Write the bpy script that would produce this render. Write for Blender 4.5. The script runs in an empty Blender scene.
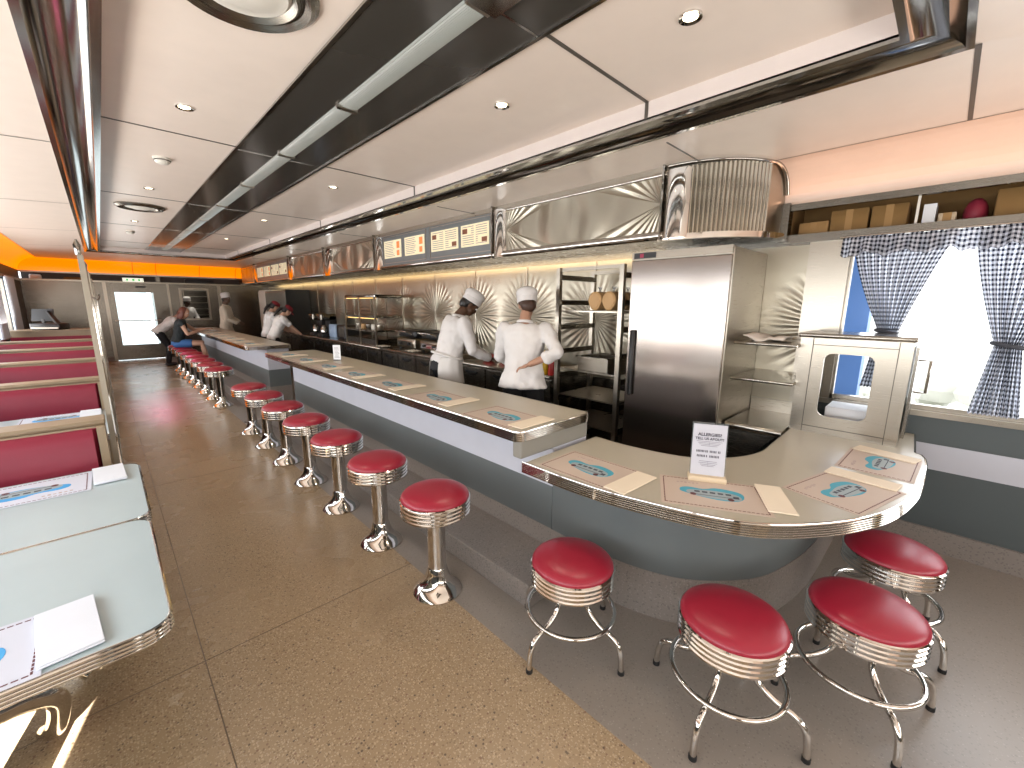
import bpy, math, random
from mathutils import Vector, Matrix, Quaternion
random.seed(7)
PI = math.pi
col = bpy.context.scene.collection

# ------------------------------------------------------------------ materials
def mat(name, color=(.5,.5,.5), metal=0, rough=.5, bump=None, emit=None, estr=0, spec=.5, coat=0, alpha=1, trans=0):
    m = bpy.data.materials.new(name); m.use_nodes = True
    nt = m.node_tree; b = nt.nodes['Principled BSDF']
    b.inputs['Base Color'].default_value = (*color, 1)
    b.inputs['Metallic'].default_value = metal
    b.inputs['Roughness'].default_value = rough
    b.inputs['Specular IOR Level'].default_value = spec
    b.inputs['Coat Weight'].default_value = coat
    b.inputs['Transmission Weight'].default_value = trans
    if emit:
        b.inputs['Emission Color'].default_value = (*emit, 1); b.inputs['Emission Strength'].default_value = estr
    # a faint procedural variation on every surface
    tc = nt.nodes.new('ShaderNodeTexCoord'); nz = nt.nodes.new('ShaderNodeTexNoise')
    nz.inputs['Scale'].default_value = 6; nz.inputs['Detail'].default_value = 3
    nt.links.new(tc.outputs['Object'], nz.inputs['Vector'])
    mx = nt.nodes.new('ShaderNodeMix'); mx.data_type = 'RGBA'; mx.blend_type = 'MULTIPLY'
    mx.inputs['Factor'].default_value = .10
    mx.inputs[6].default_value = (*color, 1)
    nt.links.new(nz.outputs['Fac'], mx.inputs[7])
    nt.links.new(mx.outputs[2], b.inputs['Base Color'])
    if bump:
        sc, st = bump
        n2 = nt.nodes.new('ShaderNodeTexNoise'); n2.inputs['Scale'].default_value = sc
        nt.links.new(tc.outputs['Object'], n2.inputs['Vector'])
        bp = nt.nodes.new('ShaderNodeBump'); bp.inputs['Strength'].default_value = st; bp.inputs['Distance'].default_value = .002
        nt.links.new(n2.outputs['Fac'], bp.inputs['Height']); nt.links.new(bp.outputs['Normal'], b.inputs['Normal'])
    return m

def brushed(name, color, rough=.28, stretch=(2,2,120), st=.25, anis=.4):
    m = bpy.data.materials.new(name); m.use_nodes = True
    nt = m.node_tree; b = nt.nodes['Principled BSDF']
    b.inputs['Metallic'].default_value = 1
    tc = nt.nodes.new('ShaderNodeTexCoord'); mp = nt.nodes.new('ShaderNodeMapping')
    mp.inputs['Scale'].default_value = stretch
    nz = nt.nodes.new('ShaderNodeTexNoise'); nz.inputs['Scale'].default_value = 3; nz.inputs['Detail'].default_value = 4
    nt.links.new(tc.outputs['Object'], mp.inputs['Vector']); nt.links.new(mp.outputs['Vector'], nz.inputs['Vector'])
    cr = nt.nodes.new('ShaderNodeMapRange'); cr.inputs['To Min'].default_value = rough-.02; cr.inputs['To Max'].default_value = rough+.05
    nt.links.new(nz.outputs['Fac'], cr.inputs['Value']); nt.links.new(cr.outputs['Result'], b.inputs['Roughness'])
    mx = nt.nodes.new('ShaderNodeMix'); mx.data_type = 'RGBA'
    mx.inputs[6].default_value = (*[c*.95 for c in color], 1); mx.inputs[7].default_value = (*[min(1,c*1.04) for c in color], 1)
    nt.links.new(nz.outputs['Fac'], mx.inputs['Factor']); nt.links.new(mx.outputs[2], b.inputs['Base Color'])
    return m

def math_node(nt, op, a, b=None, c=None):
    n = nt.nodes.new('ShaderNodeMath'); n.operation = op
    for i, v in enumerate((a, b, c)):
        if v is None: continue
        if isinstance(v, (int, float)): n.inputs[i].default_value = v
        else: nt.links.new(v, n.inputs[i])
    return n.outputs[0]

def burst(name, color, hw, hh, kind):
    """pressed stainless sheet; object Y across, Z up, origin at the panel's centre"""
    m = bpy.data.materials.new(name); m.use_nodes = True
    nt = m.node_tree; b = nt.nodes['Principled BSDF']
    b.inputs['Metallic'].default_value = 1; b.inputs['Roughness'].default_value = .3
    b.inputs['Base Color'].default_value = (*color, 1)
    tc = nt.nodes.new('ShaderNodeTexCoord'); sp = nt.nodes.new('ShaderNodeSeparateXYZ')
    nt.links.new(tc.outputs['Object'], sp.inputs[0])
    y, z = sp.outputs['Y'], sp.outputs['Z']
    ay = math_node(nt, 'ABSOLUTE', y); az = math_node(nt, 'ABSOLUTE', z)
    du = math_node(nt, 'SUBTRACT', hw, ay)                      # distance from the nearer side edge
    if kind == 'fan':                                           # fans from both side edges, lens shapes between
        ang = math_node(nt, 'ARCTAN2', z, du)
        fan = math_node(nt, 'SINE', math_node(nt, 'MULTIPLY', ang, 30))
        aa = math_node(nt, 'ABSOLUTE', ang)
        mask = math_node(nt, 'GREATER_THAN', aa, .30)
        r2 = math_node(nt, 'SQRT', math_node(nt, 'ADD', math_node(nt, 'POWER', math_node(nt, 'ADD', ay, .25), 2), math_node(nt, 'POWER', az, 2)))
        lens = math_node(nt, 'SINE', math_node(nt, 'MULTIPLY', r2, 16))
        h = math_node(nt, 'ADD', math_node(nt, 'MULTIPLY', fan, math_node(nt, 'MULTIPLY', mask, .55)),
                      math_node(nt, 'MULTIPLY', lens, math_node(nt, 'MULTIPLY', math_node(nt, 'SUBTRACT', 1, mask), 2.2)))
    else:                                                       # quilted bursts centred on the seams
        ang = math_node(nt, 'ARCTAN2', z, du)
        fan = math_node(nt, 'SINE', math_node(nt, 'MULTIPLY', ang, 34))
        r = math_node(nt, 'SQRT', math_node(nt, 'ADD', math_node(nt, 'POWER', du, 2), math_node(nt, 'POWER', z, 2)))
        env = math_node(nt, 'MULTIPLY', r, math_node(nt, 'MAXIMUM', math_node(nt, 'SUBTRACT', .52, r), 0))
        env = math_node(nt, 'MULTIPLY', env, 5)
        wv = nt.nodes.new('ShaderNodeTexNoise'); wv.inputs['Scale'].default_value = 2.2
        nt.links.new(tc.outputs['Object'], wv.inputs['Vector'])
        h = math_node(nt, 'ADD', math_node(nt, 'MULTIPLY', fan, env), math_node(nt, 'MULTIPLY', wv.outputs['Fac'], 1.2))
    bp = nt.nodes.new('ShaderNodeBump'); bp.inputs['Strength'].default_value = .6; bp.inputs['Distance'].default_value = .012
    nt.links.new(h, bp.inputs['Height']); nt.links.new(bp.outputs['Normal'], b.inputs['Normal'])
    return m

def terrazzo(name, base, spots, rough=.22, scale=70, joint=None, bumpy=0):
    m = bpy.data.materials.new(name); m.use_nodes = True
    nt = m.node_tree; b = nt.nodes['Principled BSDF']
    b.inputs['Roughness'].default_value = rough
    tc = nt.nodes.new('ShaderNodeTexCoord')
    prev = None
    nz = nt.nodes.new('ShaderNodeTexNoise'); nz.inputs['Scale'].default_value = 1.2; nz.inputs['Detail'].default_value = 5
    nt.links.new(tc.outputs['Object'], nz.inputs['Vector'])
    mx = nt.nodes.new('ShaderNodeMix'); mx.data_type = 'RGBA'
    mx.inputs[6].default_value = (*[c*.8 for c in base], 1); mx.inputs[7].default_value = (*[min(1, c*1.2) for c in base], 1)
    nt.links.new(nz.outputs['Fac'], mx.inputs['Factor']); prev = mx.outputs[2]
    for k, (c, sc, th, amt) in enumerate(spots):
        v = nt.nodes.new('ShaderNodeTexVoronoi'); v.inputs['Scale'].default_value = sc
        mp = nt.nodes.new('ShaderNodeMapping'); mp.inputs['Location'].default_value = (k*3.1, k*1.7, k)
        nt.links.new(tc.outputs['Object'], mp.inputs['Vector']); nt.links.new(mp.outputs['Vector'], v.inputs['Vector'])
        sep = nt.nodes.new('ShaderNodeSeparateColor'); nt.links.new(v.outputs['Color'], sep.inputs[0])
        on = math_node(nt, 'MULTIPLY', math_node(nt, 'LESS_THAN', sep.outputs[0], th), math_node(nt, 'LESS_THAN', v.outputs['Distance'], .42))
        on = math_node(nt, 'MULTIPLY', on, amt)
        m2 = nt.nodes.new('ShaderNodeMix'); m2.data_type = 'RGBA'
        nt.links.new(on, m2.inputs['Factor']); nt.links.new(prev, m2.inputs[6]); m2.inputs[7].default_value = (*c, 1)
        prev = m2.outputs[2]
    nt.links.new(prev, b.inputs['Base Color'])
    r = nt.nodes.new('ShaderNodeMapRange'); r.inputs['To Min'].default_value = rough-.06; r.inputs['To Max'].default_value = rough+.1
    nt.links.new(nz.outputs['Fac'], r.inputs['Value']); nt.links.new(r.outputs['Result'], b.inputs['Roughness'])
    return m

def gingham(name):
    m = bpy.data.materials.new(name); m.use_nodes = True
    nt = m.node_tree; b = nt.nodes['Principled BSDF']
    b.inputs['Roughness'].default_value = .9
    tc = nt.nodes.new('ShaderNodeTexCoord'); sp = nt.nodes.new('ShaderNodeSeparateXYZ')
    nt.links.new(tc.outputs['UV'], sp.inputs[0])
    s = 72
    sx = math_node(nt, 'GREATER_THAN', math_node(nt, 'SINE', math_node(nt, 'MULTIPLY', sp.outputs['X'], s*2*PI/2)), 0)
    sy = math_node(nt, 'GREATER_THAN', math_node(nt, 'SINE', math_node(nt, 'MULTIPLY', sp.outputs['Y'], s*2*PI/2)), 0)
    f = math_node(nt, 'MULTIPLY', math_node(nt, 'ADD', sx, sy), .5)
    mx = nt.nodes.new('ShaderNodeMix'); mx.data_type = 'RGBA'
    mx.inputs[6].default_value = (.75,.77,.84,1); mx.inputs[7].default_value = (.012,.014,.03,1)
    nt.links.new(f, mx.inputs['Factor']); nt.links.new(mx.outputs[2], b.inputs['Base Color'])
    tr = nt.nodes.new('ShaderNodeBsdfTranslucent'); nt.links.new(mx.outputs[2], tr.inputs['Color'])
    ms = nt.nodes.new('ShaderNodeMixShader'); ms.inputs[0].default_value = .45
    nt.links.new(b.outputs[0], ms.inputs[1]); nt.links.new(tr.outputs[0], ms.inputs[2])
    nt.links.new(ms.outputs[0], nt.nodes['Material Output'].inputs[0])
    return m

STEEL = brushed('brushed_steel', (.37,.33,.275), .27, (3,3,300))
STEEL_H = brushed('brushed_steel_horizontal', (.37,.345,.30), .22, (3,200,3))
STEEL_D = brushed('dark_steel', (.20,.182,.155), .25, (3,3,300))
STEEL_FR = brushed('fridge_steel', (.37,.32,.285), .16, (3,3,260))
CHROME = mat('chrome', (.70,.67,.63), 1, .06)
CHROME_D = mat('dark_chrome', (.36,.34,.31), 1, .12)
ALU = brushed('ribbed_aluminium', (.47,.44,.38), .13, (40,40,2))
VINYL = mat('red_vinyl', (.29,.012,.030), 0, .34, bump=(160,.15))
VINYL_B = mat('booth_vinyl', (.215,.010,.032), 0, .42, bump=(120,.15))
LAM = mat('counter_laminate', (.43,.39,.31), 0, .28, bump=(40,.02))
LAM_W = mat('table_laminate', (.40,.485,.51), 0, .30)
GREY = mat('grey_paint', (.12,.135,.137), 0, .42)
GREY_D = mat('dark_grey_paint', (.07,.085,.088), 0, .5)
LILAC = mat('pale_lilac_paint', (.52,.53,.59), 0, .4)
CEIL = mat('ceiling_laminate', (.80,.69,.60), 0, .32)
CEIL_L = mat('ceiling_fascia', (.72,.64,.60), 0, .45)
COVE = mat('cove_enamel', (.72,.54,.43), 0, .35)
ORANGE = mat('orange_glow_cove', (.9,.22,.0), 0, .3, emit=(1,.25,.0), estr=1.05)  # orange light on the cove put into the surface as its own glow
DARKP = mat('dark_ceiling_gloss', (.050,.045,.038), 0, .16)
BLACK = mat('black', (.012,.012,.013), 0, .45)
SEAM = mat('seam_dark', (.10,.085,.07), .3, .5)
FLOORM = terrazzo('tan_terrazzo', (.325,.238,.148), [((.50,.38,.25),105,.32,.6),((.17,.115,.07),115,.25,.6),((.50,.42,.32),190,.22,.5),((.16,.08,.06),95,.05,.6),((.08,.06,.05),90,.035,.7)], .25)
FLOORG = terrazzo('grey_terrazzo', (.235,.205,.178), [((.26,.23,.20),120,.25,.4),((.13,.11,.095),110,.2,.4),((.36,.33,.29),170,.06,.5)], .28)
STEPM = terrazzo('step_terrazzo', (.23,.20,.18), [((.34,.31,.28),110,.3,.5),((.10,.09,.085),90,.25,.5)], .45)
WOOD = mat('beige_cap_laminate', (.27,.205,.13), 0, .4)
PAPER = mat('placemat_paper', (.52,.42,.35), 0, .6)
PAPER_W = mat('placemat_paper_window', (.56,.58,.66), 0, .6)
WHITE = mat('white_paper', (.86,.86,.88), 0, .6)
CARDW = mat('card_paper', (.50,.50,.55), 0, .6)
NAP = mat('napkin_paper', (.76,.66,.52), 0, .75)
NAP_W = mat('napkin_paper_white', (.68,.71,.77), 0, .75)
MAROON = mat('maroon_ink', (.10,.018,.022), 0, .6)
BLUE = mat('blue_ink', (.06,.33,.44), 0, .6)
BLUE_W = mat('bright_blue_ink', (.04,.32,.66), 0, .6)
SILVER_INK = mat('silver_ink', (.30,.36,.38), 0, .5)
DARKINK = mat('dark_ink', (.04,.05,.07), 0, .6)
TAUPE_INK = mat('faint_ink', (.42,.33,.30), 0, .6)
CLOTH = mat('white_chef_cotton', (.70,.67,.65), 0, .85, bump=(18,.6))
CLOTH_C = mat('cream_cotton', (.66,.58,.47), 0, .85, bump=(18,.6))
APRON = mat('apron_cotton', (.70,.67,.64), 0, .9, bump=(14,.7))
TROUSER = mat('black_trouser_cloth', (.008,.008,.010), 0, .8)
SHORTS = mat('blue_denim', (.05,.16,.42), 0, .8)
TEAL = mat('dark_top_cloth', (.015,.022,.025), 0, .8)
SKIN_D = mat('deep_brown_skin', (.10,.048,.026), 0, .5)
SKIN_M = mat('tan_skin', (.42,.23,.15), 0, .5)
SKIN_L = mat('light_skin', (.55,.32,.22), 0, .5)
HAIR_K = mat('black_hair', (.01,.008,.007), 0, .5)
HAIR_B = mat('brown_hair', (.05,.022,.012), 0, .5)
HAIR_R = mat('auburn_hair', (.12,.03,.015), 0, .5)
REDCAP = mat('dark_red_cap_cloth', (.20,.008,.015), 0, .8)
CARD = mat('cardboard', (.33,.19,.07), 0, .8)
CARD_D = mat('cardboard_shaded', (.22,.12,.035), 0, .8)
LAMPW = mat('warm_lamp', (1,.9,.7), 0, .4, emit=(1,.82,.55), estr=9)
DIFF = mat('fluorescent_diffuser', (.30,.31,.28), 0, .25, emit=(.75,.85,.75), estr=.03)
SCREENG = mat('menu_glow', (.75,.66,.45), 0, .5, emit=(.85,.74,.48), estr=.42)
MENU_FRAME = mat('menu_frame_grey', (.20,.215,.22), .3, .35)
MENU_PIC = mat('menu_orange_picture', (.7,.22,.06), 0, .5, emit=(.8,.25,.06), estr=.4)
PLASTIC = mat('clear_acrylic', (.85,.9,.92), 0, .05, trans=.92)
SANDWOOD = mat('pale_wood', (.60,.48,.33), 0, .5)
YELLOW = mat('mustard_yellow', (.75,.5,.02), 0, .35)
REDP = mat('ketchup_red', (.5,.02,.015), 0, .35)
MEAT = mat('raw_red_meat', (.42,.04,.035), 0, .4)
BREAD = mat('bread_crust', (.50,.30,.13), 0, .6)
WARMGLOW = mat('heat_lamp_strip', (1,.6,.2), 0, .4, emit=(1,.62,.2), estr=1.6)
GREENL = mat('green_sign_ink', (.05,.4,.12), 0, .4, emit=(.1,.6,.2), estr=.6)
SIGNW = mat('lit_sign_white', (.8,.85,.75), 0, .4, emit=(.85,.9,.75), estr=.9)
BLUEP = mat('sky_blue_glow_paint', (.12,.26,.62), 0, .4, emit=(.15,.33,.8), estr=.35)  # blue paint given a glow of its own; the post is no lamp
GROUNDM = mat('pale_stony_ground', (.86,.86,.84), 0, .9, bump=(4,1))
FOLI = mat('pale_shrub_leaves', (.62,.63,.56), 0, .9, bump=(8,1))
GING = gingham('black_and_white_gingham')
RUBBER = mat('black_rubber', (.01,.01,.01), 0, .7)
OFFW = mat('off_white_plastic', (.72,.68,.60), 0, .4)
BLINDC = mat('pale_outdoor_glow', (.75,.85,.87), 0, .5, emit=(.72,.90,1), estr=.62)  # emission stands in for daylight on the wall outside the door

def glass_mat():
    m = bpy.data.materials.new('window_glass'); m.use_nodes = True
    nt = m.node_tree; nt.nodes.clear()
    o = nt.nodes.new('ShaderNodeOutputMaterial'); g = nt.nodes.new('ShaderNodeBsdfGlossy'); t = nt.nodes.new('ShaderNodeBsdfTransparent')
    g.inputs['Roughness'].default_value = .02
    fr = nt.nodes.new('ShaderNodeLayerWeight'); fr.inputs[0].default_value = .5; fc = math_node(nt, 'MULTIPLY', math_node(nt, 'POWER', fr.outputs['Facing'], 4), .35)
    mx = nt.nodes.new('ShaderNodeMixShader')
    nt.links.new(fc, mx.inputs[0]); nt.links.new(t.outputs[0], mx.inputs[1]); nt.links.new(g.outputs[0], mx.inputs[2])
    nt.links.new(mx.outputs[0], o.inputs[0]); return m
GLASS = glass_mat()

# ------------------------------------------------------------------ mesh builder
class MB:
    def __init__(s): s.v = []; s.f = []; s.uv = None
    def add(s, vs, fs):
        o = len(s.v); s.v += [tuple(v) for v in vs]; s.f += [tuple(i+o for i in f) for f in fs]; return s
    def box(s, x0, x1, y0, y1, z0, z1, rz=0, c=None, bev=0):
        if bev > 0:
            b = min(bev, (x1-x0)*.49, (y1-y0)*.49, (z1-z0)*.49)
            out = []
            pr = []
            for (X, Y, sx, sy) in ((x0,y0,1,1),(x1,y0,-1,1),(x1,y1,-1,-1),(x0,y1,1,-1)):
                if (sx, sy) in ((1,1),(-1,-1)): pr += [(X, Y+sy*b), (X+sx*b, Y)] if sx == 1 else [(X, Y+sy*b), (X+sx*b, Y)]
                else: pr += [(X+sx*b, Y), (X, Y+sy*b)]
            def ins(k):
                cx, cy = (x0+x1)/2, (y0+y1)/2
                return [(cx+(p[0]-cx)*(1-k/((x1-x0)/2)), cy+(p[1]-cy)*(1-k/((y1-y0)/2))) for p in pr]
            rings = [(ins(b*.8), z0), (pr, z0+b), (pr, z1-b), (ins(b*.8), z1)]
            vs = []
            for R, z in rings: vs += [(p[0], p[1], z) for p in R]
            fs = [tuple(range(7,-1,-1)), tuple(range(24, 32))]
            for r in range(3):
                for i in range(8):
                    j = (i+1) % 8; fs.append((r*8+i, r*8+j, r*8+8+j, r*8+8+i))
        else:
            vs = [(x0,y0,z0),(x1,y0,z0),(x1,y1,z0),(x0,y1,z0),(x0,y0,z1),(x1,y0,z1),(x1,y1,z1),(x0,y1,z1)]
            fs = [(0,3,2,1),(4,5,6,7),(0,1,5,4),(1,2,6,5),(2,3,7,6),(3,0,4,7)]
        if rz:
            if c is None: c = ((x0+x1)/2, (y0+y1)/2)
            cs, sn = math.cos(rz), math.sin(rz)
            vs = [(c[0]+(x-c[0])*cs-(y-c[1])*sn, c[1]+(x-c[0])*sn+(y-c[1])*cs, z) for x, y, z in vs]
        return s.add(vs, fs)
    def lathe(s, prof, seg=32, c=(0,0,0), cap=True, M=None):
        vs = []; fs = []
        for r, z in prof:
            for i in range(seg):
                a = 2*PI*i/seg; vs.append(Vector((r*math.cos(a), r*math.sin(a), z)))
        n = len(prof)
        for k in range(n-1):
            for i in range(seg):
                j = (i+1) % seg; fs.append((k*seg+i, k*seg+j, (k+1)*seg+j, (k+1)*seg+i))
        if cap:
            fs.append(tuple(range(seg-1, -1, -1))); fs.append(tuple(range((n-1)*seg, n*seg)))
        if M: vs = [M @ v for v in vs]
        vs = [(v[0]+c[0], v[1]+c[1], v[2]+c[2]) for v in vs]
        return s.add(vs, fs)
    def tube(s, pts, r, seg=10, closed=False, cap=True):
        pts = [Vector(p) for p in pts]; n = len(pts)
        rs = r if isinstance(r, (list, tuple)) else [r]*n
        vs = []; fs = []; up = None
        for i, p in enumerate(pts):
            if closed: t = pts[(i+1) % n]-pts[i-1]
            else: t = pts[min(i+1, n-1)]-pts[max(i-1, 0)]
            t.normalize()
            if up is None:
                up = Vector((0,0,1)) if abs(t.z) < .9 else Vector((1,0,0))
            a = up - t*up.dot(t); a.normalize(); up = a; b = t.cross(a)
            for k in range(seg):
                w = 2*PI*k/seg; vs.append(p + a*math.cos(w)*rs[i] + b*math.sin(w)*rs[i])
        m = n if closed else n-1
        for i in range(m):
            j = (i+1) % n
            for k in range(seg):
                l = (k+1) % seg; fs.append((i*seg+k, i*seg+l, j*seg+l, j*seg+k))
        if not closed and cap:
            fs.append(tuple(range(seg-1, -1, -1))); fs.append(tuple(range((n-1)*seg, n*seg)))
        return s.add(vs, fs)
    def prism(s, poly, z0, z1):
        n = len(poly)
        vs = [(x, y, z0) for x, y in poly]+[(x, y, z1) for x, y in poly]
        fs = [tuple(range(n-1, -1, -1)), tuple(range(n, 2*n))]
        for i in range(n): j = (i+1) % n; fs.append((i, j, n+j, n+i))
        return s.add(vs, fs)
    def wall(s, path, prof, closed=False):
        """sweep profile [(out, z)] along a 2D path; 'out' is to the right of travel"""
        n = len(path); m = len(prof); vs = []; fs = []
        for i in range(n):
            p = Vector(path[i])
            if closed: a = Vector(path[i])-Vector(path[i-1]); b = Vector(path[(i+1) % n])-Vector(path[i])
            else: a = Vector(path[i])-Vector(path[max(i-1,0)]); b = Vector(path[min(i+1,n-1)])-Vector(path[i])
            if a.length < 1e-9: a = b
            if b.length < 1e-9: b = a
            a.normalize(); b.normalize(); na = Vector((a.y, -a.x)); nb = Vector((b.y, -b.x))
            nn = na+nb; nn.normalize(); k = 1/max(.4, nn.dot(na))
            for o, z in prof: q = p+nn*o*k; vs.append((q.x, q.y, z))
        for i in range(n if closed else n-1):
            j = (i+1) % n
            for k in range(m-1): fs.append((i*m+k, j*m+k, j*m+k+1, i*m+k+1))
        return s.add(vs, fs)
    def sphere(s, c, rx, ry=None, rz=None, seg=16, M=None):
        ry = rx if ry is None else ry; rz = rx if rz is None else rz
        vs = [Vector((0,0,-rz))]; rings = seg//2
        for i in range(1, rings):
            a = -PI/2+PI*i/rings
            for k in range(seg):
                w = 2*PI*k/seg; vs.append(Vector((rx*math.cos(a)*math.cos(w), ry*math.cos(a)*math.sin(w), rz*math.sin(a))))
        vs.append(Vector((0,0,rz))); fs = []
        for k in range(seg): fs.append((0, 1+(k+1) % seg, 1+k))
        for i in range(rings-2):
            for k in range(seg):
                l = (k+1) % seg; fs.append((1+i*seg+k, 1+i*seg+l, 1+(i+1)*seg+l, 1+(i+1)*seg+k))
        t = len(vs)-1; o = 1+(rings-2)*seg
        for k in range(seg): fs.append((o+k, o+(k+1) % seg, t))
        if M: vs = [M @ v for v in vs]
        c = Vector(c); vs = [v+c for v in vs]
        return s.add(vs, fs)
    def build(s, name, m, parent=None, smooth=True, loc=None, bevel=0, angle=40):
        me = bpy.data.meshes.new(name); me.from_pydata(s.v, [], s.f); me.update()
        me.materials.append(m)
        if s.uv:
            ul = me.uv_layers.new(name='UVMap')
            for p in me.polygons:
                for li in p.loop_indices: ul.data[li].uv = s.uv[me.loops[li].vertex_index]
        o = bpy.data.objects.new(name, me); col.objects.link(o)
        if parent: o.parent = parent
        if loc: o.location = loc
        if smooth:
            for p in me.polygons: p.use_smooth = True
            try: me.set_sharp_from_angle(angle=math.radians(angle))
            except Exception: pass
        if bevel:
            b = o.modifiers.new('bevel', 'BEVEL'); b.width = bevel; b.segments = 2; b.limit_method = 'ANGLE'
        return o

def thing(name, label, cat, loc=(0,0,0), rz=0, group=None):
    o = bpy.data.objects.new(name, None); col.objects.link(o); o.empty_display_size = .1
    o.location = loc; o.rotation_euler = (0,0,rz); o['label'] = label; o['category'] = cat
    if group: o['group'] = group
    return o
def tag(o, label, cat, group=None):
    o['label'] = label; o['category'] = cat
    if group: o['group'] = group
    return o
def struct(o): o['kind'] = 'structure'; return o
def dup(root, loc, rz=0, label=None, group=None):
    r = root.copy(); col.objects.link(r); r.location = loc; r.rotation_euler = (0,0,rz)
    if label: r['label'] = label
    if group: r['group'] = group
    for ch in list(root.children):
        c = ch.copy(); col.objects.link(c); c.parent = r
        for g in list(ch.children):
            d = g.copy(); col.objects.link(d); d.parent = c
    return r
def curve_pts(ctrl, n=8, closed=False):
    """Catmull-Rom through 2D/3D points"""
    P = [Vector(p) for p in ctrl]; out = []; N = len(P)
    rng = range(N) if closed else range(N-1)
    for i in rng:
        p1, p2 = P[i], P[(i+1) % N]
        p0 = P[i-1] if (closed or i > 0) else p1*2-p2
        p3 = P[(i+2) % N] if (closed or i+2 < N) else p2*2-p1
        for k in range(n):
            t = k/n
            out.append(.5*((2*p1)+(-p0+p2)*t+(2*p0-5*p1+4*p2-p3)*t*t+(-p0+3*p1-3*p2+p3)*t**3))
    if not closed: out.append(P[-1])
    return out

# ================================================================== SETTING
X0, X1, Y0, Y1 = -1.3, 3.8, -2.3, 15.5
struct(MB().box(X0-.1, 1.19, Y0-.1, Y1+.1, -.1, 0).build('floor', FLOORM, smooth=False))
struct(MB().box(1.19, X1+.4, Y0-.1, Y1+.1, -.1, 0).build('floor', FLOORG, smooth=False))
# floor joints
m = MB()
m.box(.1365, .1405, Y0, Y1, .0002, .0012)
for k in range(-1, 6): m.box(X0, 1.19, 2.125+2.53*k-.0013, 2.125+2.53*k+.0013, .0002, .0012)
struct(m.build('trim_1', mat('floor_joint', (.14,.10,.07), 0, .5), smooth=False))
# scuffed arcs on the grey floor near the corner
# --- right wall (kitchen / window wall)
WT, WB = 2.05, .93
wr = struct(MB().box(X1, X1+.08, .56, Y1, 0, 2.06).box(X1, X1+.08, .95, Y1, 2.06, 2.66).box(X1, X1+.08, Y0, .56, 0, WB).box(X1, X1+.08, Y0, -1.9, WB, 2.06).build('wall_right', STEEL_D, smooth=False))
m = MB().box(X1-.006, X1, Y0, .62, .15, .90); m.build('lower_panel', GREY_D, wr, smooth=False)
MB().box(X1-.010, X1-.004, Y0, .62, .548, .717).build('stripe', LILAC, wr, smooth=False)
MB().box(X1-.03, X1+.01, Y0, .62, .895, WB).box(X1-.012, X1+.01, .535, .62, WB, 2.06).build('window_sill_trim', STEEL, wr, smooth=False)
struct(MB().box(X1-.03, X1, Y0, .62, 0, .15).build('baseboard_right', STEPM, smooth=False))
BW = burst('quilted_steel', (.345,.31,.245), .5, .6, 'quilt')
for k in range(13):
    yc = 2.15+k
    MB().box(-.004, 0, -.497, .497, -.62, .60).build('quilted_panel', BW, wr, smooth=False, loc=(X1-.002, yc, 1.44))
    MB().box(-.010, 0, -.008, .008, -.62, .60).build('seam_strip', STEEL, wr, smooth=False, loc=(X1-.004, yc+.5, 1.44))
MB().box(-.004, 0, -.36, .36, -.62, .60).build('quilted_panel', BW, wr, smooth=False, loc=(X1-.002, 1.0, 1.44))
MB().box(X1-.012, X1-.004, .62, .78, .84, 2.06).build('flat_steel_strip', STEEL, wr, smooth=False)
# window right
w = struct(MB().box(X1+.02, X1+.07, -1.9, .56, WB, WB+.03).box(X1+.02, X1+.07, -1.9, .56, WT-.02, WT+.01).box(X1+.02, X1+.07, .52, .56, WB, WT)
           .box(X1+.02, X1+.07, -.72, -.68, WB, WT).box(X1+.02, X1+.07, -1.9, -1.86, WB, WT).build('window_1', STEEL, smooth=False))
MB().box(X1+.04, X1+.045, -1.86, .52, WB+.03, WT-.02).build('pane', GLASS, w, smooth=False)
# high storage slot all round above the walls
def slot(name, x0, x1, y0, y1):
    return struct(MB().box(x0, x1, y0, y1, 2.06, 2.075).build(name, STEEL_D, smooth=False))
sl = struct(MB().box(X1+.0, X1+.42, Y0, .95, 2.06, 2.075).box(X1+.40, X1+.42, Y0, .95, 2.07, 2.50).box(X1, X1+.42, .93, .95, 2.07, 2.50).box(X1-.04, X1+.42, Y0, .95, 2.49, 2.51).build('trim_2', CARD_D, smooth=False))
MB().box(X1-.03, X1+.01, Y0, .95, 2.055, 2.115).box(X1-.04, X1, Y0, .95, 2.285, 2.33).build('shelf_rail', STEEL_D, sl, smooth=False)
MB().box(X1-.005, X1+.01, .225, .238, 2.11, 2.29).build('shelf_mullion', OFFW, sl, smooth=False)
# --- left wall with windows
wl = struct(MB().box(X0-.08, X0, Y0, Y1, 0, WB).box(X0-.08, X0, Y0, Y1, 2.05, 2.32).box(X0-.08, X0, Y0, -1.9, WB, WT).box(X0-.08, X0, 13.0, Y1, WB, WT).build('wall_left', GREY_D, smooth=False))
MB().box(X0, X0+.03, Y0, Y1, .90, WB).box(X0, X0+.03, Y0, Y1, 2.05, 2.10).build('window_sill_trim', STEEL, wl, smooth=False)
k = 2
y = -1.9
while y < 12.9:
    fr = MB().box(X0-.06, X0-.01, y, y+.05, WB, WT).box(X0-.06, X0-.01, y+1.6, y+1.65, WB, WT).box(X0-.06, X0-.01, y, y+1.65, WB, WB+.04).box(X0-.06, X0-.01, y, y+1.65, WT-.04, WT)
    o = struct(fr.build('window_%d' % k, STEEL, smooth=False)); k += 1
    MB().box(X0-.04, X0-.035, y+.05, y+1.6, WB+.04, WT-.04).build('pane', GLASS, o, smooth=False)
    y += 1.655
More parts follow.
